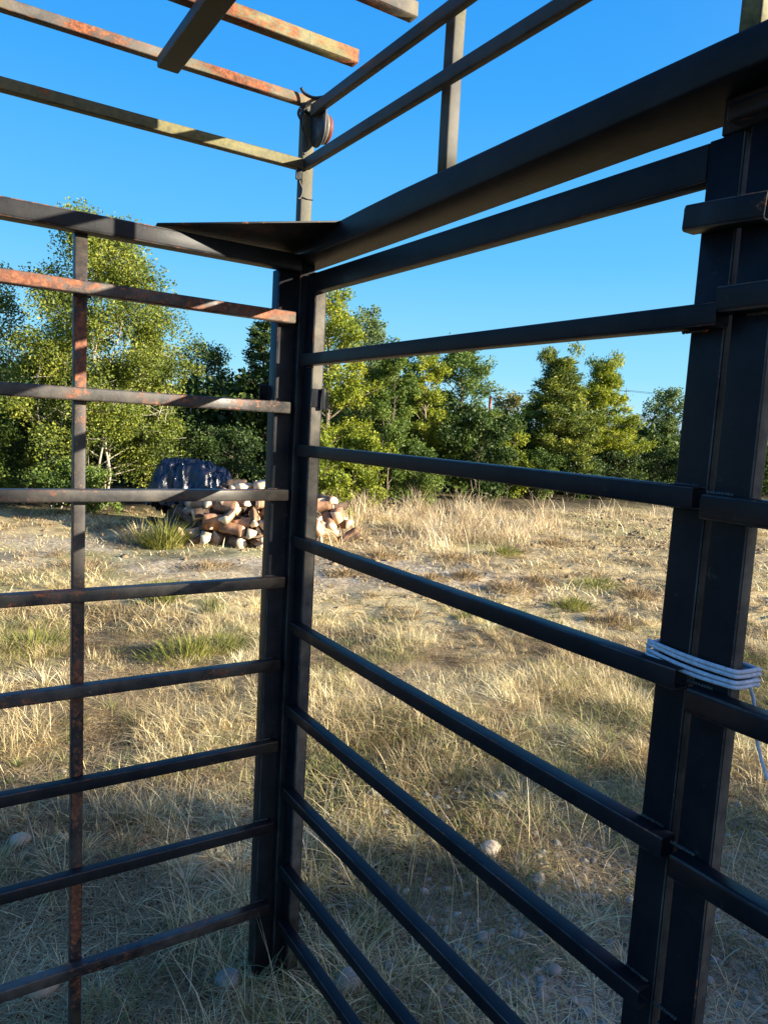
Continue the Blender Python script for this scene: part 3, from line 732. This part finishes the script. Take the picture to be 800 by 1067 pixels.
def tree(name, label, cat, k, D, h, w, kind, mat, seed, nleaf=9000, leaf=.055, group=None, bark='bark', stems=1, base=.12, lean=0.0, at=None, gap=.0, zbase=None):
    rg = np.random.default_rng(seed); rn = random.Random(seed)
    x, y = at if at else spot(k, D); z0 = float(ground_z(x, y)) if zbase is None else zbase
    root = empty(name, (x, y, z0), label, cat, group)
    g = Geo(); centers = []; radii = []; dirs = []
    R = w / 2
    def prof(t):                       # crown half-width at height fraction t
        if kind == 'conifer': return max(.05, (1 - t) ** .85) * min(1, (t - base) / .12 + .35)
        if kind == 'column': return (1 - max(0, (t - .45) / .62) ** 2.2) * min(1, (t - base) / .18 + .35)
        if kind == 'wide': return min(math.sqrt(max(.02, 1 - ((t - .34) / .70) ** 2)), 1.0) if t < .6 else max(.15, .93 - (t - .6) * 1.7)
        if kind == 'shrub': return math.sqrt(max(.03, 1 - ((t - .42) / .62) ** 2))
        return math.sqrt(max(.02, 1 - ((t - .55) / .52) ** 2))
    nst = stems
    for s in range(nst):
        a0 = 2 * PI * s / nst + rn.uniform(0, 1); sp = (0 if nst == 1 else R * rn.uniform(.25, .55))
        top = Vector((x + lean * h + math.cos(a0) * sp, y + math.sin(a0) * sp, z0 + h * (rn.uniform(.80, .97) if nst > 1 else .97)))
        b0 = Vector((x + math.cos(a0) * .08 * (nst > 1), y + math.sin(a0) * .08 * (nst > 1), z0 - .05))
        tp = [b0]
        m = 7
        for i in range(1, m + 1):
            t = i / m; p = b0.lerp(top, t); wob = h * .018
            tp.append(p + Vector((rn.uniform(-wob, wob), rn.uniform(-wob, wob), 0)))
        tr = .013 * h + .012
        if nst > 1: tr *= .34
        path = spline(tp, 3)
        cord(g, path, [tr * (1 - .88 * (i / (len(path) - 1))) for i in range(len(path))], 7)
        nl = {'conifer': 74, 'column': 36, 'shrub': 16, 'loose': 26, 'wide': 60}.get(kind, 24) // (1 if nst == 1 else max(1, nst - 1))
        for i in range(nl):
            t = base + (1 - base) * ((i + rn.random()) / nl) ** (.9 if kind != 'shrub' else .7)
            t = min(t, .97)
            o = path[min(len(path) - 1, int(t * (len(path) - 1)))]
            az = i * 2.399 + rn.uniform(-.5, .5)
            Rl = R * prof(t) * rn.uniform(.50, 1.22)
            if nst > 1:   # aim limbs to the crown envelope of the whole tree
                ex = x + math.cos(az) * Rl + lean * h * t; ey = y + math.sin(az) * Rl
                e = Vector((ex, ey, z0 + h * min(1, t + rn.uniform(.0, .14))))
                if (e - o).length > 1.3 * R: e = o.lerp(e, .75)
            elif kind == 'conifer':
                e = o + Vector((math.cos(az) * Rl, math.sin(az) * Rl, Rl * rn.uniform(.05, .6)))
            elif kind == 'column':
                e = o + Vector((math.cos(az) * Rl, math.sin(az) * Rl, Rl * rn.uniform(.25, .9)))
            else:
                e = o + Vector((math.cos(az) * Rl, math.sin(az) * Rl, Rl * rn.uniform(-.1, .6)))
            e.z = max(e.z, z0 + .12)
            mid = o.lerp(e, .5) + Vector((0, 0, (-.06 if kind == 'conifer' else .10) * Rl)) + Vector((rn.uniform(-1, 1), rn.uniform(-1, 1), rn.uniform(-1, 1))) * .05 * Rl
            lp_ = spline([o, mid, e], 4); r0 = tr * (1 - t * .8) * .42 + .003
            cord(g, lp_, [r0 * (1 - .8 * q / (len(lp_) - 1)) for q in range(len(lp_))], 5)
            nc = max(2, int(3 + 5 * Rl / R))
            for c in range(nc):
                u = (.35 + .65 * (c + rn.random()) / nc); p = lp_[min(len(lp_) - 1, int(u * (len(lp_) - 1)))]
                side = Vector((-math.sin(az), math.cos(az), 0)) * rn.uniform(-1, 1) * Rl * .38 * u + Vector((0, 0, rn.uniform(-.10, .16) * Rl))
                q = p + side
                if side.length > .12 * R: cord(g, [p, p.lerp(q, .6) + Vector((0, 0, .02 * h)) * .3, q], [r0 * .35, r0 * .25, r0 * .12], 4)
                if rn.random() < gap: continue
                centers.append(q); radii.append(R * ((.07 + .13 * rn.random() ** 1.5) if kind != 'conifer' else (.05 + .06 * rn.random())))
                dd = (q - o); dd.normalize(); dirs.append(dd)
    # leader shoots poking out of the top
    for i in range(6 if kind != 'shrub' else 10):
        a = rn.uniform(0, 2 * PI); q = Vector((x + lean * h + math.cos(a) * R * .22, y + math.sin(a) * R * .22, z0 + h * rn.uniform(.9, 1.0)))
        if kind == 'shrub': q = Vector((x + math.cos(a) * R * rn.uniform(.1, .8), y + math.sin(a) * R * rn.uniform(.1, .8), z0 + h * rn.uniform(.75, .98)))
        centers.append(q); radii.append(R * .10); dirs.append(Vector((0, 0, 1)))
    g.build('trunk', M[bark], root)
    Cn = np.array([tuple(c) for c in centers]); Rd = np.array(radii); Dr = np.array([tuple(d) for d in dirs])
    idx = rg.choice(len(Cn), nleaf, p=Rd ** 2 / (Rd ** 2).sum())
    off = rg.normal(0, 1, (nleaf, 3)); off[:, 2] *= (.55 if kind in ('conifer',) else .8)
    off *= np.minimum(1, 1.9 / (np.linalg.norm(off, axis=1) + 1e-6))[:, None]
    Cc = Cn[idx] + off * Rd[idx][:, None] * .68
    if kind in ('conifer', 'column'): Cc = Cc + Dr[idx] * (rg.random(nleaf) * Rd[idx] * 1.2)[:, None]
    Cc[:, 2] = np.maximum(Cc[:, 2], z0 + .03)
    el = {'conifer': .28, 'column': .42}.get(kind, .6)
    leaves_mesh('crown', Cc, leaf, mat if not isinstance(mat, str) else M[mat], rg, root, elong=el, dirs=Dr[idx] if kind in ('conifer', 'column') else None)
    return root

G1 = 'trees and bushes along the far edge of the field'
# loose broadleaf trees at the left
tree('broadleaf_tree', 'tall loose olive leaved tree with pale twigs behind the side upright', 'tree', -.395, 12.0, 4.6, 3.0, 'wide', 'leaf_loose', 11, 78000, .043, G1, 'bark_pale', stems=5, base=.10, gap=.05)
tree('broadleaf_tree', 'thin olive tree with a bare pale stem at the left edge', 'tree', -.545, 12.6, 3.9, 1.9, 'loose', 'leaf_loose', 12, 14000, .048, G1, 'bark_pale', stems=3, base=.12, gap=.22)
tree('broadleaf_tree', 'lower bushy olive tree left of the tarpaulin', 'tree', -.455, 11.6, 2.6, 2.2, 'loose', 'leaf_loose', 13, 20000, .045, G1, 'bark_pale', stems=4, base=.05, gap=.1)
tree('broadleaf_tree', 'leafy olive tree behind the tarpaulin with grey twiggy base', 'tree', -.325, 12.6, 3.0, 1.6, 'loose', 'leaf_loose', 14, 15000, .045, G1, 'bark_pale', stems=4, base=.10, gap=.15)
tree('evergreen_tree', 'dark evergreen tree left of the corner post', 'tree', -.250, 16.6, 3.2, 1.9, 'loose', 'leaf_dark', 15, 15000, .055, G1, stems=2, base=.05)
tree('conifer_tree', 'dark feathery conifer just left of the corner post', 'tree', -.172, 16.2, 3.9, 2.1, 'conifer', 'leaf_dark', 16, 18000, .10, G1, base=.05)
# behind and right of the corner post
tree('evergreen_tree', 'bright yellow green tree just right of the corner post', 'tree', -.085, 13.6, 4.0, 1.7, 'column', 'leaf_yellow', 17, 24000, .062, G1, base=.04)
tree('evergreen_tree', 'soft green rounded tree with a leaning grey green top', 'tree', -.035, 15.0, 3.95, 1.5, 'loose', 'leaf_grey', 18, 17000, .052, G1, stems=2, base=.08)
tree('bushy_tree', 'fresh green billowing tree below the first gate bar', 'tree', .0, 14.2, 2.9, 1.5, 'shrub', 'leaf_light', 19, 18000, .050, G1, stems=3, base=.05)
tree('conifer_tree', 'golden green conifer in front of the tall green column', 'tree', .047, 16.8, 3.35, 1.3, 'column', 'leaf_yellow', 20, 17000, .065, G1, base=.04)
tree('conifer_tree', 'tall mid green column shaped conifer', 'tree', .095, 18.2, 3.75, 1.8, 'column', 'leaf_light', 21, 20000, .07, G1, base=.04)
tree('bushy_tree', 'dark bush at the foot of the tall green conifer', 'bush', .125, 16.6, 1.95, 2.1, 'shrub', 'leaf_dark', 22, 9000, .075, G1, stems=3, base=.03)
tree('bushy_tree', 'dull yellow brown feathery tree behind the red post', 'tree', .168, 23.5, 2.75, 2.3, 'shrub', 'leaf_dull', 23, 8000, .085, G1, stems=3, base=.1, gap=.2)
tree('conifer_tree', 'dark green conifer with a visible trunk and bright right flank', 'tree', .226, 19.2, 3.75, 3.5, 'conifer', 'leaf_loose', 24, 34000, .10, G1, base=.16)
tree('conifer_tree', 'golden green conifer right of the visible trunk', 'tree', .283, 20.2, 3.70, 3.5, 'conifer', 'leaf_yellow', 25, 34000, .10, G1, base=.05)
tree('evergreen_tree', 'grey green broad tree nearest the gate stile', 'tree', .378, 22.0, 3.15, 1.7, 'loose', 'leaf_grey', 26, 13000, .065, G1, stems=3, base=.05)
tree('evergreen_tree', 'dark evergreen seen beyond the right hand gate', 'tree', .53, 22.0, 3.4, 2.6, 'loose', 'leaf_dark', 27, 7000, .09, G1, stems=3, base=.05)
tree('conifer_tree', 'slim green conifer filling the gap behind the soft green tree', 'tree', .018, 18.5, 3.6, 1.5, 'column', 'leaf_dark', 28, 8000, .09, G1, base=.04)
# low bushes at their feet
for i, (k, D, h, w, mt, lab) in enumerate([
    (-.56, 11.2, 1.3, 1.6, 'leaf_light', 'low green bush at the far left edge'),
    (-.43, 10.9, .75, 1.3, 'leaf_light', 'low leafy bush left of the firewood with sunlit leaves'),
    (-.50, 12.6, 1.6, 1.8, 'leaf_dark', 'dark bush in the shade of the left trees'),
    (-.30, 13.6, 1.6, 1.7, 'leaf_dark', 'dark bush right behind the tarpaulin'),
    (-.215, 13.0, 1.35, 1.7, 'leaf_dark', 'dark low bush behind the firewood heap'),
    (-.09, 12.0, 1.25, 1.3, 'leaf_yellow', 'bright yellow green bush right of the corner post'),
    (-.035, 13.3, 1.35, 1.3, 'leaf_yellow', 'rounded yellow green bush behind the dry grass'),
    (.03, 14.7, 1.25, 1.4, 'leaf_light', 'green bush below the golden conifer'),
    (.165, 18.0, 1.75, 1.5, 'leaf_yellow', 'feathery yellow green bush in front of the dull tree'),
    (.205, 18.2, 1.2, 1.5, 'leaf_light', 'light green bush left of the visible trunk'),
    (.255, 18.6, 1.15, 1.5, 'leaf_dark', 'dark bush right of the visible trunk'),
    (.305, 19.2, 1.2, 1.7, 'leaf_dark', 'very dark bush under the right golden conifer'),
    (.325, 22.5, 2.1, 1.7, 'leaf_yellow', 'low yellow green bush between the conifer and the gate stile'),
    (.365, 20.6, 1.35, 1.8, 'leaf_dark', 'dark bush nearest the gate stile'),
    (.44, 20.0, 1.8, 2.2, 'leaf_dark', 'dark bush hidden partly by the gate stiles'),
    (.60, 19.0, 1.7, 2.4, 'leaf_light', 'green bush right of the gate stiles')]):
    tree('bush', lab, 'bush', k, D, h, w, 'shrub', mt, 60 + i, 7500, .052, G1, stems=3, base=.02)

# the wood behind: one mass
def wood():
    rg = np.random.default_rng(500); n = 110000
    L = rg.uniform(-17, 22, n); e = 15.2 + .56 * np.clip(L + 3, 0, 16) + rg.random(n) ** 1.4 * 5.5
    top = (2.0 - .8 * sstep(.8, 3.2, L)) + 1.1 * fbm(L, e * .6, .55, 3, 210) + .9 * (fbm(L, e, 1.6, 2, 215) - .5)
    z = top * rg.random(n) ** .75
    x = e * F2[0] + L * R2[0]; y = e * F2[1] + L * R2[1]
    C = np.stack([x, y, z + ground_z(x, y)], 1)
    # leaf clumps
    C += (np.round(rg.normal(0, .5, (n, 3))) * .05)
    o = leaves_mesh('woodland', C, .15, M['leaf_dark'], rg, None, elong=.6)
    tag(o, 'dark dense woodland undergrowth behind the row of trees', 'woodland', kind='stuff')
wood()
# trees behind the eye that throw the long shadow over the foreground
def back_tree(i, L, D, h, w):
    x, y = (D * F2 + L * R2)
    tree('shade_tree', 'dense dark tree standing behind the viewpoint', 'tree', 0, 0, h, w, 'shrub', 'leaf_dark', 800 + i, 5200, .22, 'trees behind the viewpoint', stems=3, base=.04, at=(float(x), float(y)))
bi = 0
for L in np.arange(9.0, 36, 1.7):
    back_tree(bi, L + random.uniform(-.3, .3), -4.0 + random.uniform(-.5, .5), 6.4 + random.uniform(-.8, .6), 3.0); bi += 1

# ================================================================== FIREWOOD
def log_mesh(seed):
    rn = random.Random(seed); Lh = rn.uniform(.125, .185); r = rn.uniform(.07, .115)
    kind = (0, 1, 2, 3, 2, 3, 2, 2, 3, 2, 1, 3)[seed % 12]
    if kind == 0: prof = [(math.cos(a) * r * .62, math.sin(a) * r * .62) for a in np.linspace(0, 2 * PI, 12, endpoint=False)]; arc = 12
    elif kind == 1: prof = [(math.cos(a) * r * .9, math.sin(a) * r * .9 - r * .35) for a in np.linspace(0, PI, 8)]; arc = 7
    else: prof = [(-.3 * r, -.35 * r)] + [(math.cos(a) * r * 1.15 - .3 * r, math.sin(a) * r * 1.15 - .35 * r) for a in np.linspace(0, rn.uniform(.8, 1.9), 5)]; arc = None
    if seed % 3 == 2: w2 = r * rn.uniform(.6, .9); h2 = r * rn.uniform(.4, .7); prof = [(-w2, -h2), (w2, -h2 * rn.uniform(.6, 1)), (w2 * rn.uniform(.5, .9), h2), (-w2 * .8, h2 * rn.uniform(.5, 1))]; kind = 3
    prof = [(a * rn.uniform(.85, 1.15), b * rn.uniform(.85, 1.15)) for a, b in prof]
    g = Geo(); n = len(prof); vs = []; segs = 5
    for s in range(segs + 1):
        t = s / segs; yy = -Lh + 2 * Lh * t; tw = rn.uniform(-.006, .006)
        for a, b in prof: vs.append((a + tw, yy + rn.uniform(-.004, .004), b + rn.uniform(-.004, .004)))
    b = len(g.v); g.v += vs
    for s in range(segs):
        for j in range(n):
            a = s * n + j; c = s * n + (j + 1) % n
            if kind == 0: mi = 2
            elif kind == 1: mi = 2 if j < n - 1 else 1
            else: mi = 2 if 0 < j < n - 1 else 1
            g.f.append((a, a + n, c + n, c)); g.m.append(mi)
    g.f.append(tuple(range(n))); g.m.append(0)
    g.f.append(tuple(segs * n + j for j in range(n - 1, -1, -1))); g.m.append(0)
    return g
LP = []
for s in range(12):
    mm = [M['cut'] if s % 3 else M['cut_pale'], M['split'] if s % 2 else M['cut'], M['logbark'] if s % 5 else M['split']]
    o = log_mesh(s).build('split_log', mm); LP.append(o)
LAB = 'split firewood log lying in the loose heap beside the tarpaulin'
GRP = 'split logs in the firewood heap'
first = set()
def put_log(x, y, z, rot, i, label=LAB, grp=GRP):
    p = LP[i % 12]
    if i % 12 not in first: o = p; first.add(i % 12)
    else: o = p.copy(); COL.objects.link(o)
    o.location = (x, y, z); o.rotation_euler = rot
    tag(o, label, 'log', grp); return o
# drop the logs one after another on a height map, so that each one rests on what lies below
HM = {}; cell = .05
def footprint(x, y, az, lx=.16, ly=.07):
    out = []
    for a in np.linspace(-lx, lx, 7):
        for b in np.linspace(-ly, ly, 3):
            px = x - math.sin(az) * a + math.cos(az) * b; py = y + math.cos(az) * a + math.sin(az) * b
            out.append((int(math.floor(px / cell)), int(math.floor(py / cell))))
    return out
def drop(cx, cy, ra, rb, hmax, n, seed, i0, tier=1.0):
    rn = random.Random(seed); k = i0; tries = 0; placed = 0
    while placed < n and tries < n * 14:
        tries += 1
        u = rn.gauss(0, .42); v = rn.gauss(0, .42)
        if u * u + v * v > 1: continue
        x = cx + (u * ra) * R2[0] + (v * rb) * F2[0]; y = cy + (u * ra) * R2[1] + (v * rb) * F2[1]
        az = rn.uniform(0, PI); fp = footprint(x, y, az)
        hs = [HM.get(c, float(ground_z(c[0] * cell, c[1] * cell))) for c in fp]
        top = sorted(hs)[int(len(hs) * .7)]
        lim = hmax * (1 - (u * u + v * v) ** .9) + .12
        if top > lim: continue
        z = top + .045
        tilt = math.atan2(max(hs[-6:]) - max(hs[:6]), .40) * .7
        put_log(x, y, z, (max(-.7, min(.7, tilt)) + rn.uniform(-.12, .12), rn.uniform(0, 2 * PI), az), k)
        for c in fp: HM[c] = max(HM.get(c, -1), top + .080)
        k += 1; placed += 1
    return k
px, py = spot(-.190, 9.35)
k = drop(px, py, .98, .74, .56, 190, 5, 0)
px, py = spot(-.083, 9.75)
k = drop(px, py, .42, .40, .36, 22, 6, k)
px, py = spot(-.256, 10.05)
k = drop(px, py, .50, .45, .56, 46, 8, k)

# ------------------------------------------------------------------ tarpaulin over the back of the heap
def tarp():
    cx, cy = spot(-.252, 10.05); nu, nv = 110, 90; V = []
    for i in range(nu):
        u = -1 + 2 * i / (nu - 1)
        for j in range(nv):
            v = -1 + 2 * j / (nv - 1)
            a = math.copysign(abs(u) ** .8, u); b = math.copysign(abs(v) ** .8, v)
            r = max(abs(u), abs(v))
            steep = sstep(.60, 1.0, np.array(r))
            rx = .71 * a * (1 - .10 * (b * b)); ry = .50 * b * (1 - .16 * (a * a))
            zt = .91 - .30 * max(0, a) ** 1.3 - .08 * abs(a + .25) ** 2 - .10 * b * b + .07 * math.exp(-((u + .75) / .16) ** 2)
            z = zt - float(steep) ** 1.25 * (.44 if v < 0 else .60)
            # creases radiating down the sides
            ang = math.atan2(b, a)
            fold = (1 - abs(math.sin(ang * 8 + 2.6 * math.sin(ang * 3))) * 2) * .04 * float(steep)
            cr = abs(float(fbm(np.array(u * 2.2 + v), np.array(v * 2.2 - u * .6), 1.7, 4, 300)) - .5)
            cr2 = abs(float(fbm(np.array(u * 1.3 - v), np.array(v * 2.6 + u), 3.1, 3, 340)) - .5)
            z += (.08 - cr * .60 - cr2 * .30) * (1 - .4 * float(steep))
            k = 1 + fold + (float(fbm(np.array(u * 3), np.array(v * 3), 1.6, 4, 320)) - .5) * .34 * min(1, float(steep) + .2)
            X = cx + rx * k * R2[0] + ry * k * F2[0]; Y = cy + rx * k * R2[1] + ry * k * F2[1]
            V.append((X, Y, z))
    Fc = []
    for i in range(nu - 1):
        for j in range(nv - 1): Fc.append((i * nv + j, (i + 1) * nv + j, (i + 1) * nv + j + 1, i * nv + j + 1))
    g = Geo(); g.add(V, Fc); o = g.build('tarpaulin', M['tarp'], loc=(cx, cy, .9), smooth=True)
    tag(o, 'crumpled dark navy plastic tarpaulin draped over the back of the firewood heap', 'tarpaulin')
tarp()

# ================================================================== FAR THINGS
x, y = spot(.135, 21.5)
g = Geo(); box(g, (x - .03, y - .03, 1.15), (x + .03, y + .03, 2.66), bev=.006); cord(g, [(x, y, -.1), (x, y, 1.2)], .028)
tag(g.build('marker_post', M['redpost'], loc=(x, y, 0)), 'thin orange red post standing among the bushes', 'post')
def pole(k, D, h, label):
    x, y = spot(k, D); r = empty('utility_pole', (x, y, 0), label, 'utility pole', 'poles of the power line')
    g = Geo(); cord(g, [(x, y, -.3), (x, y, h)], [.07, .05], 8); g.build('mast', M['timber'], r)
    g = Geo(); a = np.array(R2) ; c = Vector((x, y, h - .5)); d = Vector((a[1] * -1, a[0], 0)) * 1.0
    cord(g, [c - d, c + d], .035, 6); g.build('crossarm', M['timber'], r)
    return Vector((x, y, h))
A = pole(.318, 105, 9.3, 'thin distant power pole rising over the bushes left of the gate stile')
B = pole(.95, 75, 9.6, 'power pole far to the right of the field')
C = pole(-.35, 170, 9.0, 'power pole hidden behind the left trees')
for i, dz in enumerate((0, -.05)):
    g = Geo()
    for a, b in ((C, A), (A, B)):
        off = Vector((0, 0, -.4)) + Vector((F2[0], F2[1], 0)) * (1 - 2 * i) * .9
        cord(g, [a.lerp(b, t) + off - Vector((0, 0, 4 * t * (1 - t) * 1.2)) for t in np.linspace(0, 1, 14)], .022, 5)
    tag(g.build('power_line', M['wire'], loc=tuple(A)), 'faint distant power cable crossing the sky above the trees', 'power line', 'cables of the power line')
g = Geo(); pts = []
n = 160
for i in range(n + 1):
    k = -.7 + 1.9 * i / n; D = 380; x, y = spot(k, D)
    hh = 6 + 7 * float(fbm(np.array(k * 6.), np.array(1.), 1, 3, 7)) + 6 * math.exp(-((k - .352) / .05) ** 2) + 3 * float(fbm(np.array(k * 60.), np.array(4.), 1, 2, 9))
    pts.append((x, y, hh)); 
vs = [(p[0], p[1], -3) for p in pts] + pts + [(p[0] * 1.15, p[1] * 1.15, p[2] * .9) for p in pts]
fs = [(i, i + 1, n + 2 + i, n + 1 + i) for i in range(n)] + [(n + 1 + i, n + 2 + i, 2 * n + 3 + i, 2 * n + 2 + i) for i in range(n)]
g.add(vs, fs); tag(g.build('hills', M['hill'], smooth=True), kind='structure')

# ================================================================== LIGHT
w = bpy.data.worlds.new("World"); SC.world = w; w.use_nodes = True
nt = w.node_tree; nt.nodes.clear(); nd, lk = nt.nodes, nt.links
sky = nd.new('ShaderNodeTexSky'); sky.sky_type = 'NISHITA'; sky.sun_disc = False
sky.sun_elevation = SUN_EL; sky.sun_rotation = SUN_AZ
sky.altitude = 0; sky.air_density = 1.0; sky.dust_density = .4; sky.ozone_density = 2.0
bg = nd.new('ShaderNodeBackground'); bg.inputs['Strength'].default_value = .15
out = nd.new('ShaderNodeOutputWorld')
geo = nd.new('ShaderNodeTexCoord')
sp = nd.new('ShaderNodeSeparateXYZ'); lk.new(geo.outputs['Generated'], sp.inputs[0])
# clear-air tint by height above the horizon (values are divided by the strength above)
K = 1.22 / .15
grad = ramp(nd, [(0, (.50, .50, .46)), (.495, (.50, .50, .46)), (.502, (.50, .80, .90)), (.54, (.27, .66, .92)), (.61, (.11, .49, .90)), (.70, (.038, .345, .86)), (.80, (.014, .245, .78)), (1, (.012, .19, .62))])
mr = nd.new('ShaderNodeMath'); mr.operation = 'MULTIPLY_ADD'; mr.inputs[1].default_value = .5; mr.inputs[2].default_value = .5
lk.new(sp.outputs[2], mr.inputs[0]); lk.new(mr.outputs[0], grad.inputs[0])
sc_ = nd.new('ShaderNodeVectorMath'); sc_.operation = 'SCALE'; sc_.inputs['Scale'].default_value = K; lk.new(grad.outputs[0], sc_.inputs[0])
base = mixc(nd, lk, .93, sky.outputs[0], sc_.outputs[0])
# bright hazy aureole around the sun
dt = nd.new('ShaderNodeVectorMath'); dt.operation = 'DOT_PRODUCT'; lk.new(geo.outputs['Generated'], dt.inputs[0])
dt.inputs[1].default_value = (math.sin(SUN_AZ) * math.cos(SUN_EL), math.cos(SUN_AZ) * math.cos(SUN_EL), math.sin(SUN_EL))
mx = nd.new('ShaderNodeMath'); mx.operation = 'MAXIMUM'; mx.inputs[1].default_value = 0; lk.new(dt.outputs['Value'], mx.inputs[0])
pw = nd.new('ShaderNodeMath'); pw.operation = 'POWER'; pw.inputs[1].default_value = 2.6; lk.new(mx.outputs[0], pw.inputs[0])
au = nd.new('ShaderNodeVectorMath'); au.operation = 'SCALE'; au.inputs[0].default_value = (.85 * K, .46 * K, .15 * K); lk.new(pw.outputs[0], au.inputs['Scale'])
ad = nd.new('ShaderNodeVectorMath'); ad.operation = 'ADD'; lk.new(base, ad.inputs[0]); lk.new(au.outputs[0], ad.inputs[1])
lk.new(ad.outputs[0], bg.inputs[0]); lk.new(bg.outputs[0], out.inputs[0])
sd = bpy.data.lights.new('sun', 'SUN'); sd.energy = 17.0; sd.angle = math.radians(.5); sd.color = (1.0, .90, .72)
so = bpy.data.objects.new('sun', sd); COL.objects.link(so)
sv = Vector((math.sin(SUN_AZ) * math.cos(SUN_EL), math.cos(SUN_AZ) * math.cos(SUN_EL), math.sin(SUN_EL)))
so.rotation_euler = sv.to_track_quat('Z', 'Y').to_euler(); so.location = sv * 30

# ================================================================== CAMERA
cd = bpy.data.cameras.new('camera'); cam = bpy.data.objects.new('camera', cd); COL.objects.link(cam)
cd.sensor_fit = 'HORIZONTAL'; cd.sensor_width = 36; cd.lens = 36 * 759.7 / 800
cd.clip_start = .02; cd.clip_end = 2000
Xc = Vector((.8421, -.0146, .5392)); Yc = Vector((-.5366, -.1235, .8347)); Xc.normalize(); Yc = (Yc - Xc * Yc.dot(Xc)).normalized(); Zc = Xc.cross(Yc)
if Zc.y > 0: Zc = -Zc
# rows = world axes seen in camera space (right, down, forward)
right = Vector((Xc.x, Yc.x, Zc.x)); down = Vector((Xc.y, Yc.y, Zc.y)); fwd = Vector((Xc.z, Yc.z, Zc.z))
m = Matrix((right, -down, -fwd)).transposed()
cam.matrix_world = Matrix.Translation((0, 0, EYE)) @ m.to_4x4()
SC.camera = cam
SC.view_settings.view_transform = 'Standard'; SC.view_settings.look = 'None'; SC.view_settings.exposure = 0
